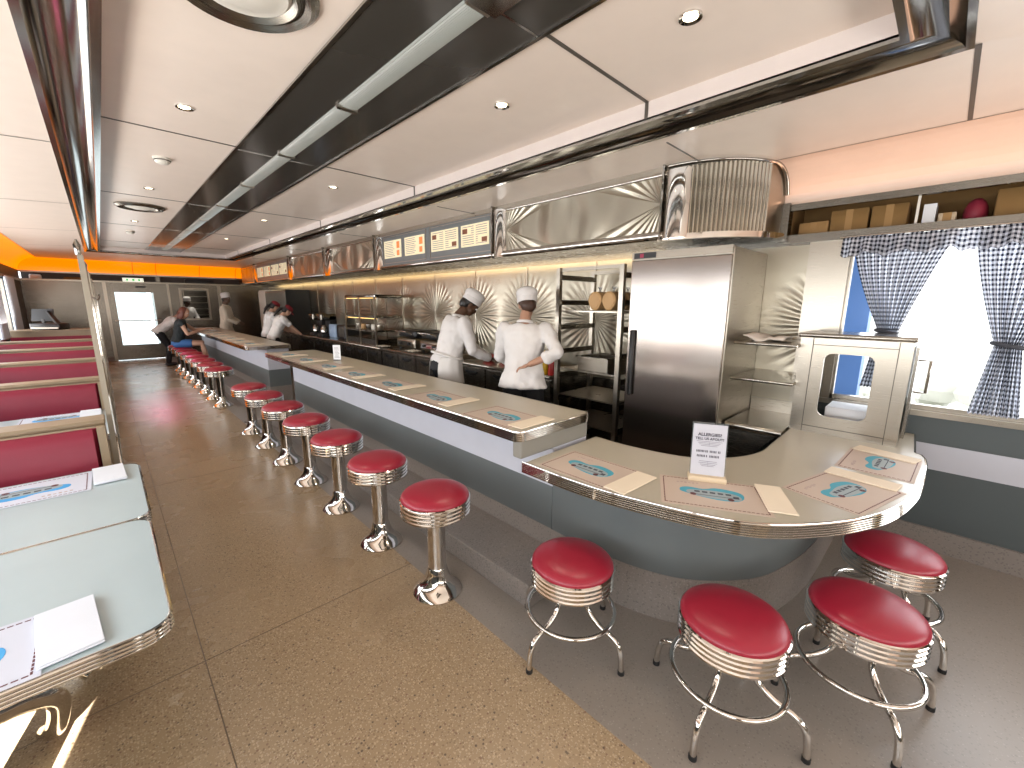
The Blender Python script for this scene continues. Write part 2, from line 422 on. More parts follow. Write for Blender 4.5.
# --- end wall: left steel part, door, part with pass-through, right steel part
DX0, DX1 = .17, 1.41
PX0, PX1, PZ0, PZ1 = 1.72, 2.33, 1.11, 1.93
we = struct(MB().box(X0, DX0, Y1, Y1+.1, 0, 2.10).box(DX0, DX1, Y1, Y1+.1, 2.06, 2.10).box(DX1, PX0, Y1, Y1+.1, 0, 2.10)
            .box(PX0, PX1, Y1, Y1+.1, 0, PZ0).box(PX0, PX1, Y1, Y1+.1, PZ1, 2.10).box(PX1, X1, Y1, Y1+.1, 0, 2.10).build('wall_end', STEEL_D, smooth=False))
MB().box(PX0-.05, PX0, Y1-.02, Y1, PZ0-.05, PZ1+.05).box(PX1, PX1+.05, Y1-.02, Y1, PZ0-.05, PZ1+.05).box(PX0, PX1, Y1-.02, Y1, PZ1, PZ1+.05).box(PX0, PX1, Y1-.06, Y1, PZ0-.05, PZ0).build('pass_through_frame', STEEL, we, smooth=False)
MB().box(DX1-.0, DX1+.05, Y1-.05, Y1, 0, 2.1).box(DX0-.07, DX0, Y1-.05, Y1, 0, 2.1).build('door_casing', STEEL, we, smooth=False)
MB().box(2.60, 2.68, Y1-.04, Y1, 0, 2.1).build('steel_pilaster', STEEL, we, smooth=False)
d = struct(MB().box(DX0, .31, Y1-.02, Y1+.03, .02, 2.06).box(1.10, DX1, Y1-.02, Y1+.03, .02, 2.06).box(.31, 1.10, Y1-.02, Y1+.03, .02, .42).box(.31, 1.10, Y1-.02, Y1+.03, 1.83, 2.06).build('door_1', STEEL_D, smooth=False))
MB().box(.31, 1.10, Y1, Y1+.006, .42, 1.83).build('pane', GLASS, d, smooth=False)
MB().tube([(.24,Y1-.08,1.08),(1.17,Y1-.08,1.08)], .014).tube([(.24,Y1-.08,1.08),(.24,Y1-.02,1.08)], .014).tube([(1.17,Y1-.08,1.08),(1.17,Y1-.02,1.08)], .014).build('push_bar', CHROME, d)
MB().box(.75, .95, Y1-.07, Y1-.02, 1.96, 2.0).build('door_closer', BLACK, d, smooth=False)
struct(MB().box(X0, DX0, Y1-.015, Y1, 0, .12).box(DX1, X1, Y1-.015, Y1, 0, .12).build('baseboard_end', STEPM, smooth=False))
# dark shelf slot above the end wall
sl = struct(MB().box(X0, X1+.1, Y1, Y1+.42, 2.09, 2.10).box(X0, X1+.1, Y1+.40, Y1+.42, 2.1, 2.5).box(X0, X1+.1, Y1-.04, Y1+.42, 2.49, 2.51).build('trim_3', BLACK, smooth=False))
MB().box(X0, X1, Y1-.03, Y1+.01, 2.08, 2.12).box(X0, X1, Y1-.04, Y1, 2.27, 2.31).build('shelf_rail', STEEL, sl, smooth=False)
# wall behind the camera
struct(MB().box(X0, X1, Y0-.1, Y0, 0, 2.34).build('wall_back', STEEL, smooth=False))
# small kitchen behind the pass-through
for bb in ((1.3,3.2,17.6,17.7,0,2.4),(1.2,1.3,Y1+.1,17.7,0,2.4),(3.2,3.3,Y1+.1,17.7,0,2.4)): struct(MB().box(*bb).build('wall_kitchen', STEEL_D, smooth=False))
struct(MB().box(1.2, 3.3, Y1+.1, 17.7, 2.4, 2.45).build('ceiling', STEEL_D, smooth=False)); struct(MB().box(1.2, 3.3, Y1+.1, 17.7, -.05, 0).build('floor', FLOORG, smooth=False))

# ------------------------------------------------------------------ ceiling
RI = (.14, 2.42, .29, 12.85); RO = (-.10, 2.69, .08, 13.10); ZC = 2.75
def rect(r): return [(r[0],r[2]),(r[1],r[2]),(r[1],r[3]),(r[0],r[3])]
cl = struct(MB().add([(RI[0]-.02,RI[2]-.02,ZC),(RI[1]+.02,RI[2]-.02,ZC),(RI[1]+.02,RI[3]+.02,ZC),(RI[0]-.02,RI[3]+.02,ZC),
                      (RI[0]-.02,RI[2]-.02,ZC+.03),(RI[1]+.02,RI[2]-.02,ZC+.03),(RI[1]+.02,RI[3]+.02,ZC+.03),(RI[0]-.02,RI[3]+.02,ZC+.03)],
                     [(0,1,2,3),(7,6,5,4),(0,4,5,1),(1,5,6,2),(2,6,7,3),(3,7,4,0)]).build('ceiling', CEIL, smooth=False))
m = MB(); R = rect(RI)
for i in range(4):
    a, b = R[i], R[(i+1) % 4]
    m.add([(*a,2.655),(*b,2.655),(*b,ZC),(*a,ZC)], [(0,1,2,3)])
m.build('fascia', CEIL_L, cl, smooth=False)
# seams across the recess
m = MB()
for k in range(5):
    yy = 1.387+2.535*k
    m.box(RI[0], .885, yy-.008, yy+.008, ZC-.003, ZC); m.box(1.515, RI[1], yy-.010, yy+.010, ZC-.003, ZC)
    m.box(RI[1]-.004, RI[1], yy-.010, yy+.010, 2.66, ZC)
    m.box(RO[1], 3.56, yy-.005, yy+.005, 2.60, 2.604)
m.build('panel_seam', SEAM, cl, smooth=False)
# dark glossy strip with the fluorescent batten
ds = MB().box(.885, 1.515, RI[2], RI[3], ZC-.012, ZC-.001).build('dark_strip', DARKP, cl, smooth=False)
m = MB()
for xx in (.885, 1.515): m.box(xx-.009, xx+.009, RI[2], RI[3], ZC-.02, ZC-.008)
for k in range(5): m.box(.885, 1.515, 1.41+2.535*k-.006, 1.41+2.535*k+.006, ZC-.014, ZC-.011)
m.build('strip_trim', CHROME_D, cl, smooth=False)
k = 0; y = .32
ylens = [1.43, 2.66, 3.80, 5.03, 6.26, 7.49, 8.72, 9.95, 11.18, 12.41]
for i in range(len(ylens)-1):
    a, b = ylens[i]+.02, ylens[i+1]-.02
    t = thing('fluorescent_lamp', '', 'lamp', (1.20, (a+b)/2, ZC-.012), 0, 'ribbed fluorescent lamps along the dark ceiling strip')
    t['label'] = 'long ribbed glass fluorescent lamp set in the dark glossy ceiling strip'
    h = (b-a)/2
    prof = []
    n = 24
    for j in range(n+1):
        u = -1+2*j/n; prof.append((u*.055, -.012*(1-u*u)**.5 - (.004 if j % 2 else 0)))
    mm = MB(); vs = []; 
    for s_ in (-h, h):
        for u, z in prof: vs.append((u, s_, z))
    nn = n+1
    fs = [(j, j+1, nn+j+1, nn+j) for j in range(n)]+[tuple(range(nn)), tuple(range(2*nn-1, nn-1, -1))]
    mm.add(vs, fs).build('lens', DIFF, t, smooth=False)
    for q0, q1 in ((h,h+.018),(-h-.018,-h)): MB().box(-.058, .058, q0, q1, -.017, 0).build('end_cap', STEEL, t, smooth=False)
MB().box(1.12, 1.27, .3, 1.42, ZC-.04, ZC-.01).build('batten_cover', CHROME_D, cl, smooth=False)
# chrome rail round the recess
rail_prof = [(0,2.665),(0,2.640),(.035,2.636),(.05,2.650),(.10,2.668),(.16,2.668),(.205,2.648),(.22,2.634),(.25,2.634),(.25,2.652)]
m = MB(); vs = []; fs = []
for i, (t, z) in enumerate(rail_prof):
    t /= .25
    r = [RI[j]+(RO[j]-RI[j])*t for j in range(4)]
    vs += [(x, y_, z) for x, y_ in rect(r)]
for i in range(len(rail_prof)-1):
    for k in range(4):
        l = (k+1) % 4; fs.append((i*4+k, i*4+l, (i+1)*4+l, (i+1)*4+k))
struct(m.add(vs, fs).build('trim_4', CHROME_D, smooth=True, angle=25))
# lower side ceilings: ring from rail to the cove start
R1 = (-.95, 3.55, Y0+.35, 15.2); ZR1 = 2.605
vs = [(x, y_, 2.652) for x, y_ in rect(RO)]+[(x, y_, ZR1) for x, y_ in rect(R1)]
fs = [(i, (i+1) % 4, 4+(i+1) % 4, 4+i) for i in range(4)]
sc_ = struct(MB().add(vs, fs).build('ceiling', CEIL, smooth=False))
# seams on the left side ceiling and the near corner
m = MB()
for yy in (1.85, 4.38, 6.92, 9.45, 12.0): m.box(R1[0], RO[0], yy-.007, yy+.007, 2.612, 2.640)
m.box(2.77, 3.8, .055, .069, 2.595, 2.64)
# (sits just under the sloping sheet)
m2 = MB()
for yy in (1.85, 4.38, 6.92, 9.45, 12.0):
    m2.add([(R1[0],yy-.007,ZR1-.002),(RO[0],yy-.007,2.650),(RO[0],yy+.007,2.650),(R1[0],yy+.007,ZR1-.002)], [(0,1,2,3)])
m2.add([(2.70,.06,2.649),(3.55,.06,ZR1-.002),(3.55,.08,ZR1-.002),(2.70,.08,2.649)], [(0,1,2,3)])
for x in (R1[0], R1[1]): m2.add([(x-.004,Y0+.35,ZR1-.002),(x+.004,Y0+.35,ZR1-.002),(x+.004,15.2,ZR1-.002),(x-.004,15.2,ZR1-.002)], [(0,1,2,3)])
m2.build('panel_seam', SEAM, sc_, smooth=False)
# coves
def cove_ring(t):
    a = t*PI/2
    w = math.sin(a); z = ZR1-(ZR1-2.31)*(1-math.cos(a))
    R2 = (X0+.0, X1-.02, Y0, Y1-.02)
    return [R1[j]+(R2[j]-R1[j])*w for j in range(4)], z
def cove(sides, name, mt, split=None):
    m = MB(); N = 10
    for k in sides:
        for i in range(N):
            ra, za = cove_ring(i/N); rb, zb = cove_ring((i+1)/N)
            A, B = rect(ra), rect(rb); l = (k+1) % 4
            p = [(*A[k],za),(*A[l],za),(*B[l],zb),(*B[k],zb)]
            m.add(p, [(0,1,2,3)])
    return struct(m.build(name, mt))
c1 = cove([1, 0], 'trim_5', COVE)
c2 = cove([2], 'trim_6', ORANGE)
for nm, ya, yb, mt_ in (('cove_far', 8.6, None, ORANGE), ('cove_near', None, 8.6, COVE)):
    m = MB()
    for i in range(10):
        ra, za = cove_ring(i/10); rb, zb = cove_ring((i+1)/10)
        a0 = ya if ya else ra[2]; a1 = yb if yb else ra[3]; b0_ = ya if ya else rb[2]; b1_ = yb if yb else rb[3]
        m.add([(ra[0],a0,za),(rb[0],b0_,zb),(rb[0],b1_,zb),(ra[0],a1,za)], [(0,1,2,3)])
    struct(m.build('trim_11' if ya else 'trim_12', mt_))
m = MB()
for xx in (-.25, .74, 1.22, 2.2, 3.1):
    for i in range(10):
        ra, za = cove_ring(i/10); rb, zb = cove_ring((i+1)/10)
        m.add([(xx,ra[3]-.003,za-.002),(xx+.014,ra[3]-.003,za-.002),(xx+.014,rb[3]-.003,zb-.002),(xx,rb[3]-.003,zb-.002)], [(0,1,2,3)])
m.build('cove_seam', mat('dark_orange_seam', (.5,.08,0), 0, .5, emit=(.5,.08,0), estr=.5), c2, smooth=False)  # seams share the cove's painted glow, dimmer

# ceiling fixtures
def downlight(x, y, label):
    t = thing('downlight', label, 'ceiling light', (x, y, ZC))
    MB().lathe([(.030,-.002),(.046,-.008),(.046,0),(.030,0)], 24, cap=False).build('trim_ring', CHROME, t)
    MB().lathe([(.001,-.003),(.030,-.003)], 24, cap=False).build('bulb', LAMPW, t)
names = {(.515,3.38): 'small round downlight on the left ceiling panel nearest the big vent', (.515,5.945): 'tiny downlight beyond the first smoke detector',
         (1.87,.90): 'brightest round downlight, on the nearest right ceiling panel', (1.85,2.008): 'bright downlight on the second right ceiling panel, nearer one of two',
         (1.85,4.53): 'small downlight on the right ceiling panel above the menu board', (1.84,7.02): 'distant small downlight on the third right ceiling panel',
         (1.84,9.55): 'farthest tiny downlight right of the dark strip', (.515,8.48): 'farthest tiny downlight left of the dark strip'}
for (x, y_), l in names.items(): downlight(x, y_, l)
def vent(x, y, r, label, near):
    t = thing('ceiling_vent', label, 'vent', (x, y, ZC))
    MB().lathe([(r*.62,-.010),(r*.70,-.030),(r*.80,-.018),(r*.88,-.034),(r,-.012),(r,0),(r*.62,0)], 48, cap=False).build('rings', STEEL_D, t)
    MB().lathe([(.001,-.030),(r*.35,-.035),(r*.45,-.022),(r*.58,-.022),(r*.66,-.004),(.001,-.004)], 40, cap=False).build('diffuser', OFFW, t)
vent(.52, 1.98, .265, 'large round steel ceiling vent with cream diffuser, nearest the camera', 1)
vent(.51, 7.12, .245, 'round steel ceiling vent farther down the left panels', 0)
def smoke(x, y, label):
    t = thing('smoke_detector', label, 'smoke detector', (x, y, ZC))
    MB().lathe([(.062,0),(.062,-.012),(.055,-.016),(.050,-.034),(.034,-.046),(.001,-.048)], 28, cap=False).build('dome', OFFW, t)
    MB().lathe([(.056,-.017),(.0565,-.023),(.053,-.024)], 28, cap=False).build('slot_ring', SEAM, t)
smoke(.515, 4.66, 'white dome smoke detector, nearer one on the ceiling')
smoke(.515, 9.73, 'dim smoke detector beyond the far round vent')

# ------------------------------------------------------------------ hood valance over the kitchen
VX = 3.2
v = struct(MB().box(VX+.01, X1, 1.60, 15.1, 2.16, 2.60).build('trim_7', STEEL_D, smooth=False))
def roll(z, r, name, mt, y0, y1, x=VX): return MB().tube([(x,y0,z),(x,y1,z)], r, 16).build(name, mt, v)
roll(2.125, .034, 'lower_roll', CHROME, 1.62, 15.1, VX-.01)
MB().box(VX, X1, 1.62, 15.1, 2.10, 2.13).build('hood_underside', STEEL_D, v, smooth=False)
roll(2.565, .014, 'upper_roll', CHROME, 1.62, 15.1, VX-.012)
MB().box(VX-.004, VX+.02, 1.62, 15.1, 2.57, 2.645).build('upper_band', STEEL, v, smooth=False)
for (a, b) in ((1.44,1.63),(3.40,3.58),(6.13,6.36),(8.10,8.45),(10.30,10.55),(13.25,13.5)):
    m = MB(); n = 14; vs = []; yc = (a+b)/2; hw = (b-a)/2
    for zz in (2.095, 2.58):
        for i in range(n+1):
            u = -1+2*i/n; vs.append((VX-.055*(1-u*u)**.5-.002, yc+hw*u, zz))
    fs = [(i, n+1+i, n+2+i, i+1) for i in range(n)]+[tuple(range(n+1)), tuple(range(2*n+1, n, -1))]
    m.add(vs, fs).build('bowed_pilaster', CHROME, v)
    MB().box(VX-.05, VX, b-.002, b+.012, 2.085, 2.66).build('flange', CHROME_D, v, smooth=False)
for (a, b) in ((1.645,3.40),(6.375,8.10),(8.46,10.30),(13.51,15.1)):
    hw = (b-a)/2-.005
    MB().box(-.006, 0, -hw, hw, -.205, .205).build('sunburst_panel', burst('sunburst_steel', (.46,.42,.34), hw, .2, 'fan'), v, smooth=False, loc=(VX-.002, (a+b)/2, 2.36))
# fluted drum at the near end
def drum_poly(r, x1=X1):
    cx, cy = 3.79, 1.62
    pts = [(cx, cy-r)]
    return [(cx+r*math.cos(a), cy+r*math.sin(a)) for a in [PI+ (PI/2)*i/36 for i in range(37)]]
EY = 1.12
def arc_path(r, n=120, a0=PI, a1=1.5*PI, c=(3.79,1.62)): return [(c[0]+r*math.cos(a0+(a1-a0)*i/n), c[1]+EY*r*math.sin(a0+(a1-a0)*i/n)) for i in range(n+1)]
dr = struct(MB().wall([ (VX+.0,1.66) ]+[(p[0],p[1]) for p in arc_path(.578, 40)]+[(X1,1.62-.578*EY)], [(0,2.13),(0,2.62)]).build('trim_8', STEEL, smooth=True))
m = MB(); n = 240; path = []
for i in range(n+1):
    a = PI+PI/2*.74*i/n
    r = .580+.013*abs(math.sin(i*PI/10))
    path.append((3.79+r*math.cos(a), 1.62+EY*r*math.sin(a)))
m.wall(path, [(0,2.13),(0,2.60)]).build('fluted_sheet', ALU, dr, smooth=False)
def ceil_z(x): 
    if x < 3.55: return 2.652-.047*(x-2.69)/.86
    return 2.605-.295*(1-math.cos(math.asin(min(1, (x-3.55)/.23))))
MB().tube([(p[0], p[1], ceil_z(p[0])-.004) for p in arc_path(.592, 40) if p[0] < 3.775], .014, 10).build('top_rim', CHROME_D, dr)
for z0, z1, o in ((2.085,2.125,.02),):
    MB().wall([(3.19,1.66)]+arc_path(.596,30)+[(X1,1.62-.596*EY)], [(0,z0),(o,z0),(o,z1),(0,z1)]).build('trim_band', CHROME, dr, smooth=True)
MB().prism(arc_path(.60, 30)+[(X1,1.62)], 2.083, 2.088).build('underside', STEEL_D, dr, smooth=False)
MB().box(3.74, 3.84, .925, 1.02, 2.07, 2.34).build('shelf_return', STEEL_D, dr, smooth=False)

# menu boards
def menu_board(y0, y1, label, panes):
    t = thing('menu_board', label, 'menu board', (VX-.004, (y0+y1)/2, 2.36))
    hw = (y1-y0)/2
    MB().box(-.035, .0, -hw, hw, -.225, .205, ).build('frame', MENU_FRAME, t, smooth=False, bevel=.008)
    ys = [p_ for q_ in panes for p_ in q_[:2]]
    for (a, b) in ((ys[0], ys[3]), (ys[4], ys[7])):
        a -= (y0+y1)/2+.03; b -= (y0+y1)/2-.03
        MB().box(-.040,-.034,a,b,-.190,-.182).box(-.040,-.034,a,b,.178,.186).box(-.040,-.034,a,a+.008,-.190,.186).box(-.040,-.034,b-.008,b,-.190,.186).build('frame_bead', STEEL, t, smooth=False)
    for (a, b, kind) in panes:
        a -= (y0+y1)/2; b -= (y0+y1)/2
        p = MB().box(-.041, -.034, a, b, -.115, .128).build('menu_sheet', SCREENG, t, smooth=False)
        m = MB()
        for i in range(9):
            z = .10-i*.024
            if kind == 'a': segs = [(a+.03, a+.03+random.uniform(.5,.65)*(b-a)*.9)]
            else: segs = [(a+.16*(i in (1,2,3)) + .03, a+.48*(b-a)), (a+.55*(b-a), b-.03-.16*(i in (5,6,7)))]
            for s0, s1 in segs:
                if s1 > s0: m.box(-.0425, -.0405, s0, s1, z, z+.007)
        # the board is read from the aisle, so its left is at larger y
        m2 = MB()
        for q in m.v: m2.v.append((q[0], a+b-q[1], q[2]))
        m2.f = [tuple(reversed(f)) for f in m.f]
        m2.build('printed_lines', TAUPE_INK, p, smooth=False)
        if kind == 'a':
            MB().box(-.043,-.0405, a+.04, a+.12, .01, .10).box(-.043,-.0405, a+.05, a+.12, -.09, -.02).build('food_pictures', MENU_PIC, p, smooth=False)
        else:
            MB().box(-.043,-.0405, b-.12, b-.03, .03, .085).box(-.043,-.0405, a+.03, a+.12, -.08, -.03).build('food_pictures', mat('menu_brown_picture', (.25,.08,.03), 0, .5), p, smooth=False)
menu_board(3.60, 6.10, 'backlit grey framed menu board with four sheets above the kitchen, nearer board',
           [(3.63,4.13,'b'),(4.19,4.76,'b'),(4.92,5.42,'a'),(5.52,6.01,'a')])
menu_board(10.57, 13.23, 'distant menu board reflecting orange light near the end of the hood',
           [(10.65,11.2,'b'),(11.27,11.85,'b'),(11.95,12.5,'a'),(12.6,13.15,'a')])

# ================================================================== COUNTER
outer = curve_pts([(1.52,1.46),(1.522,1.16),(1.56,.865),(1.69,.46),(1.91,.235),(2.22,.070),(2.60,-.008),(2.99,-.025),(3.19,-.015)], 8)
outer += [Vector((3.25,.0)), Vector((3.275,.03)), Vector((3.765,.05))]
inner = curve_pts([(2.165,1.46),(2.165,1.185),(2.235,.90),(2.40,.735),(2.62,.648),(2.93,.643),(3.765,.65)], 6)
outl = [tuple(p) for p in outer]; inl = [tuple(p) for p in inner]
lc = thing('lower_counter', 'curved low diner counter end with ribbed metal edge, under the near placemats', 'counter', (2.4,.6,0))
def L(pts, c=(2.4,.6)): return [(p[0]-c[0], p[1]-c[1]) for p in pts]
MB().prism(L(outl)+L(inl[::-1]), .722, .77).build('counter_top', LAM, lc, smooth=False)
ep = [(0,.708)]
for i in range(6):
    z = .710+i*.0100; ep += [(.006,z),(.010,z+.0035),(.010,z+.006),(.006,z+.0085)]
ep += [(.005,.771),(0,.772)]
MB().wall(L([(1.52,1.478)]+outl), ep).build('ribbed_edge', CHROME, lc, angle=20)
MB().wall(L(inl[::-1]), [(0,.73),(.004,.73),(.004,.771),(0,.771)]).build('inner_edge', STEEL, lc)
base = curve_pts([(1.80,1.50),(1.80,1.20),(1.845,.92),(1.95,.70),(2.18,.50),(2.45,.41),(2.80,.36),(3.3,.35),(3.765,.35)], 6)
bl = [tuple(p) for p in base]
MB().wall(L(bl), [(0,.25),(0,.722)]).build('grey_apron', GREY, lc)
MB().wall(L(bl), [(0,.0),(0.004,.0),(0.004,.255),(0,.255)]).build('terrazzo_base', STEPM, lc)
MB().wall(L([tuple(Vector(p)) for p in inl[::-1]]), [(.06,.0),(.06,.73)]).build('kitchen_side_panel', STEEL_D, lc)

def straight_counter(name, label, y0, y1, cx=1.81):
    t = thing(name, label, 'counter', (cx, (y0+y1)/2, 0))
    h = (y1-y0)/2; a = 1.50-cx; b = 2.13-cx; r = .045
    poly = []
    for (qx, qy, a0) in ((a+r,-h+r,PI),(b-r,-h+r,1.5*PI),(b-r,h-r,0),(a+r,h-r,.5*PI)):
        for i in range(7): w = a0+PI/2*i/6; poly.append((qx+r*math.cos(w), qy+r*math.sin(w)))
    MB().prism(poly, .89, .93).build('counter_top', LAM, t, smooth=False)
    e = [(0,.872)]
    for i in range(5):
        z = .874+i*.0108; e += [(.006,z),(.010,z+.0035),(.010,z+.007),(.006,z+.0095)]
    e += [(.005,.931),(0,.932)]
    MB().wall(poly, e, closed=True).build('ribbed_edge', CHROME, t, angle=20)
    fx0, fx1 = 1.80-cx, 2.12-cx; ny = -h+(.10 if y0 > 5 else .012)
    MB().box(fx0, fx1, ny, h-.10, .53, .885).build('lilac_panel', LILAC, t, smooth=False)
    MB().box(fx0-.001, fx1, ny, h-.10, .256, .531).build('grey_panel', GREY, t, smooth=False)
    MB().box(fx0-.002, fx1, ny, h-.10, 0, .257).build('terrazzo_base', STEPM, t, smooth=False)
    return t
c1_ = straight_counter('raised_counter', 'long raised diner counter section with ribbed edge, behind the seven pedestal stools', 1.49, 6.30)
c2_ = straight_counter('raised_counter', 'far diner counter section beyond the gap, where the woman sits', 7.33, 13.6)
# end block joining raised and lower counters
MB().box(-.285, .315, -2.398, -2.33, .772, .880).build('end_block', mat('grey_beige_end_panel',(.24,.23,.20),0,.4), c1_, smooth=False, bevel=.01)
st = struct(MB().box(1.435, 1.80, 1.34, 6.45, 0, .135).build('trim_9', STEPM, smooth=False, bevel=.006))
struct(MB().box(1.435, 1.80, 7.2, 13.7, 0, .135).build('trim_10', STEPM, smooth=False, bevel=.006))

# ================================================================== STOOLS
def seat_parts(t, zt, r=.185):
    """vinyl seat with chrome ring; zt = top of the vinyl"""
    n = 12
    prof = [(.001, zt)]
    for i in range(1, n+1):
        a = PI/2*i/n; prof.append((r*math.sin(a)**.75 if i < n else r, zt-.055+.055*math.cos(a)**.9 if i < n else zt-.055))
    prof += [(r*.985, zt-.062)]
    MB().lathe(prof[::-1], 48).build('seat', VINYL, t, angle=60)
    z1 = zt-.055
    p = [(r*.9, z1-.088)]
    for i in range(4):
        z = z1-.086+i*.0205; p += [(r*1.0,z),(r*1.025,z+.005),(r*1.025,z+.012),(r*1.0,z+.017)]
    p += [(r*1.03, z1-.002), (r*1.0, z1+.002), (r*.9, z1)]
    MB().lathe(p, 48).build('chrome_band', CHROME, t, angle=25)
def pedestal_stool(loc, label, group=None):
    t = thing('pedestal_stool', label, 'stool', loc, 0, group)
    seat_parts(t, .622, .185)
    MB().lathe([(.055,.12),(.050,.15),(.050,.47),(.078,.478),(.078,.487)], 28).build('column', CHROME, t)
    MB().lathe([(.138,0),(.140,.008),(.128,.024),(.106,.042),(.084,.064),(.069,.092),(.060,.122),(.054,.145),(.050,.152)], 36).build('flared_base', CHROME, t)
    return t
ordn = ['nearest', 'second nearest', 'third nearest', 'fourth nearest', 'fifth nearest', 'sixth nearest', 'last']
protos = None
for k in range(7):
    lab = '%s red pedestal stool of the row along the near raised counter' % ordn[k]
    if k == 6: lab = 'red pedestal stool nearest the gap, along the near raised counter'
    loc = (1.18, 1.81+.672*k, 0)
    if protos is None: protos = pedestal_stool(loc, lab, 'red pedestal stools at the near raised counter')
    else: dup(protos, loc, 0, lab)
ord2 = ['nearest', 'second', 'third', 'fourth', 'fifth', 'sixth', 'seventh', 'last']
for k in range(8):
    lab = '%s red pedestal stool along the far counter section' % ord2[k]
    if k == 6: lab = 'red pedestal stool the seated woman sits on'
    dup(protos, (1.18, 7.69+.67*k, 0), 0, lab, 'red pedestal stools at the far counter')
def leg_stool(loc, rot, label):
    t = thing('low_stool', label, 'stool', loc, rot, 'low red stools round the curved counter')
    seat_parts(t, .462, .19)
    for k in range(4):
        a = PI/2*k+PI
        ca, sa = math.cos(a), math.sin(a)
        pr = curve_pts([(.075,.335),(.078,.27),(.105,.205),(.17,.165),(.235,.150),(.270,.118),(.282,.060),(.285,.014)], 5)
        MB().tube([(p[0]*ca, p[0]*sa, p[1]) for p in pr], .0125, 12).build('leg', CHROME, t)
        MB().lathe([(.0145,0),(.0145,.018),(.012,.02)], 14, (.285*ca,.285*sa,0)).build('rubber_foot', RUBBER, t)
    MB().tube([(.205*math.cos(2*PI*i/48), .205*math.sin(2*PI*i/48), .172) for i in range(48)], .0115, 12, closed=True).build('foot_ring', CHROME, t)
    MB().lathe([(.09,.318),(.09,.326)], 28).build('mount_plate', BLACK, t)
    return t
s0 = leg_stool((1.442,1.070,0), 0, 'low red chrome-legged stool beside the end of the foot step, leftmost of four')
dup(s0, (1.606,.418,0), 0, 'second low red stool from the foot step, at the front of the counter curve')
dup(s0, (2.043,.066,0), math.radians(34), 'low red chrome-legged stool at lower right, third round the counter curve')
dup(s0, (2.655,.03,0), math.radians(54), 'low red stool tucked farthest right under the counter end by the window')

# ================================================================== placemats, napkins
def placemat(loc, rz, label, L_=.42, W_=.29, paper=PAPER, blue=BLUE, group='paper placemats', name='placemat', dash=True):
    """local X: long side, local Y: away from the diner"""
    t = thing(name, label, 'placemat', loc, rz, group)
    MB().box(-L_/2, L_/2, -W_/2, W_/2, 0, .0012).build('paper', paper, t, smooth=False)
    m = MB(); e = .016; z0, z1 = .0012, .0017; w = .0022
    def dashes(x0, y0, x1, y1, n):
        for i in range(n):
            a, b = i/n, (i+.72)/n
            if x0 == x1: m.box(x0-w, x0+w, y0+(y1-y0)*a, y0+(y1-y0)*b, z0, z1)
            else: m.box(x0+(x1-x0)*a, x0+(x1-x0)*b, y0-w, y0+w, z0, z1)
    X, Y = L_/2-e, W_/2-e
    dashes(-X,-Y,X,-Y,24); dashes(-X,Y,X,Y,24); dashes(-X,-Y,-X,Y,16); dashes(X,-Y,X,Y,16)
    m.build('dashed_border', MAROON, t, smooth=False)
    bl_ = curve_pts([(-.13,-.005),(-.125,.03),(-.09,.045),(-.03,.038),(.02,.062),(.08,.058),(.125,.035),(.13,-.01),(.10,-.05),(.03,-.062),(-.05,-.045),(-.10,-.025)], 4, True)
    MB().prism([(p.x, p.y) for p in bl_], .0012, .0018).build('blue_splash', blue, t, smooth=False)
    car = curve_pts([(-.105,-.012),(-.095,.012),(-.06,.020),(.01,.030),(.08,.022),(.115,-.002),(.112,-.038),(.06,-.052),(-.02,-.048),(-.08,-.034)], 4, True)
    MB().prism([(p.x, p.y) for p in car], .0018, .0022).build('silver_drawing', SILVER_INK, t, smooth=False)
    m = MB()
    for i in range(5): m.box(-.07+i*.032, -.048+i*.032, -.004, .012, .0022, .0025)
    m.box(-.09, .10, -.030, -.026, .0022, .0025); m.box(.085, .108, -.03, -.008, .0022, .0025)
    m.build('dark_drawing_lines', DARKINK, t, smooth=False)
    for wx, wy in ((-.078,-.028),(.072,-.046)): MB().lathe([(.001,.0022),(.013,.0022),(.013,.0027),(.001,.0027)], 16, (wx,wy,0), cap=False).build('wheel_drawing', MAROON, t)
    m = MB()
    for i in range(6): m.box(-.14+i*.017, -.13+i*.017, .085+(.005 if i % 2 else 0), .097+(.004 if i % 3 else 0), .0012, .0017)
    m.build('faint_script', TAUPE_INK, t, smooth=False)
    return t
def napkin(loc, rz, label, lx=.28, ly=.11, mt=NAP, h=.006, group='folded paper napkins'):
    t = thing('napkin', label, 'napkin', loc, rz, group)
    MB().box(-lx/2, lx/2, -ly/2, ly/2, 0, h*.5, bev=.0015).build('lower_fold', mt, t)
    MB().box(-lx/2, lx/2, -ly/2+.002, ly/2-.001, h*.5, h, bev=.0015).build('upper_fold', mt, t)
    return t
# diner sits at -x of the raised counter: local +Y -> +x : rz = -90deg ; drawing's right is -y
pm = placemat((1.70, 1.178, .7705), -PI/2, 'paper placemat with blue car drawing on the low counter, beside its step up', L_=.43, W_=.31)
dup(pm, (1.858, .628, .7705), math.radians(-62), 'paper placemat with blue car drawing in front of the small sign stand')
dup(pm, (2.335, .225, .7705), math.radians(-15), 'paper placemat with blue car drawing, third round the counter curve')
dup(pm, (2.895, .150, .7705), math.radians(-2), 'paper placemat with blue car drawing beside the steel cabinet')
np_ = napkin((1.695,.935,.7725), math.radians(-3), 'cream folded napkin right of the first low-counter placemat')
dup(np_, (2.000,.415,.7725), math.radians(27), 'cream folded napkin right of the placemat by the sign stand')
dup(np_, (2.563,.185,.7725), math.radians(82), 'cream folded napkin on the third curved-counter placemat')
dup(np_, (3.10,.14,.7725), math.radians(77), 'cream folded napkin below the steel cabinet at the counter end')
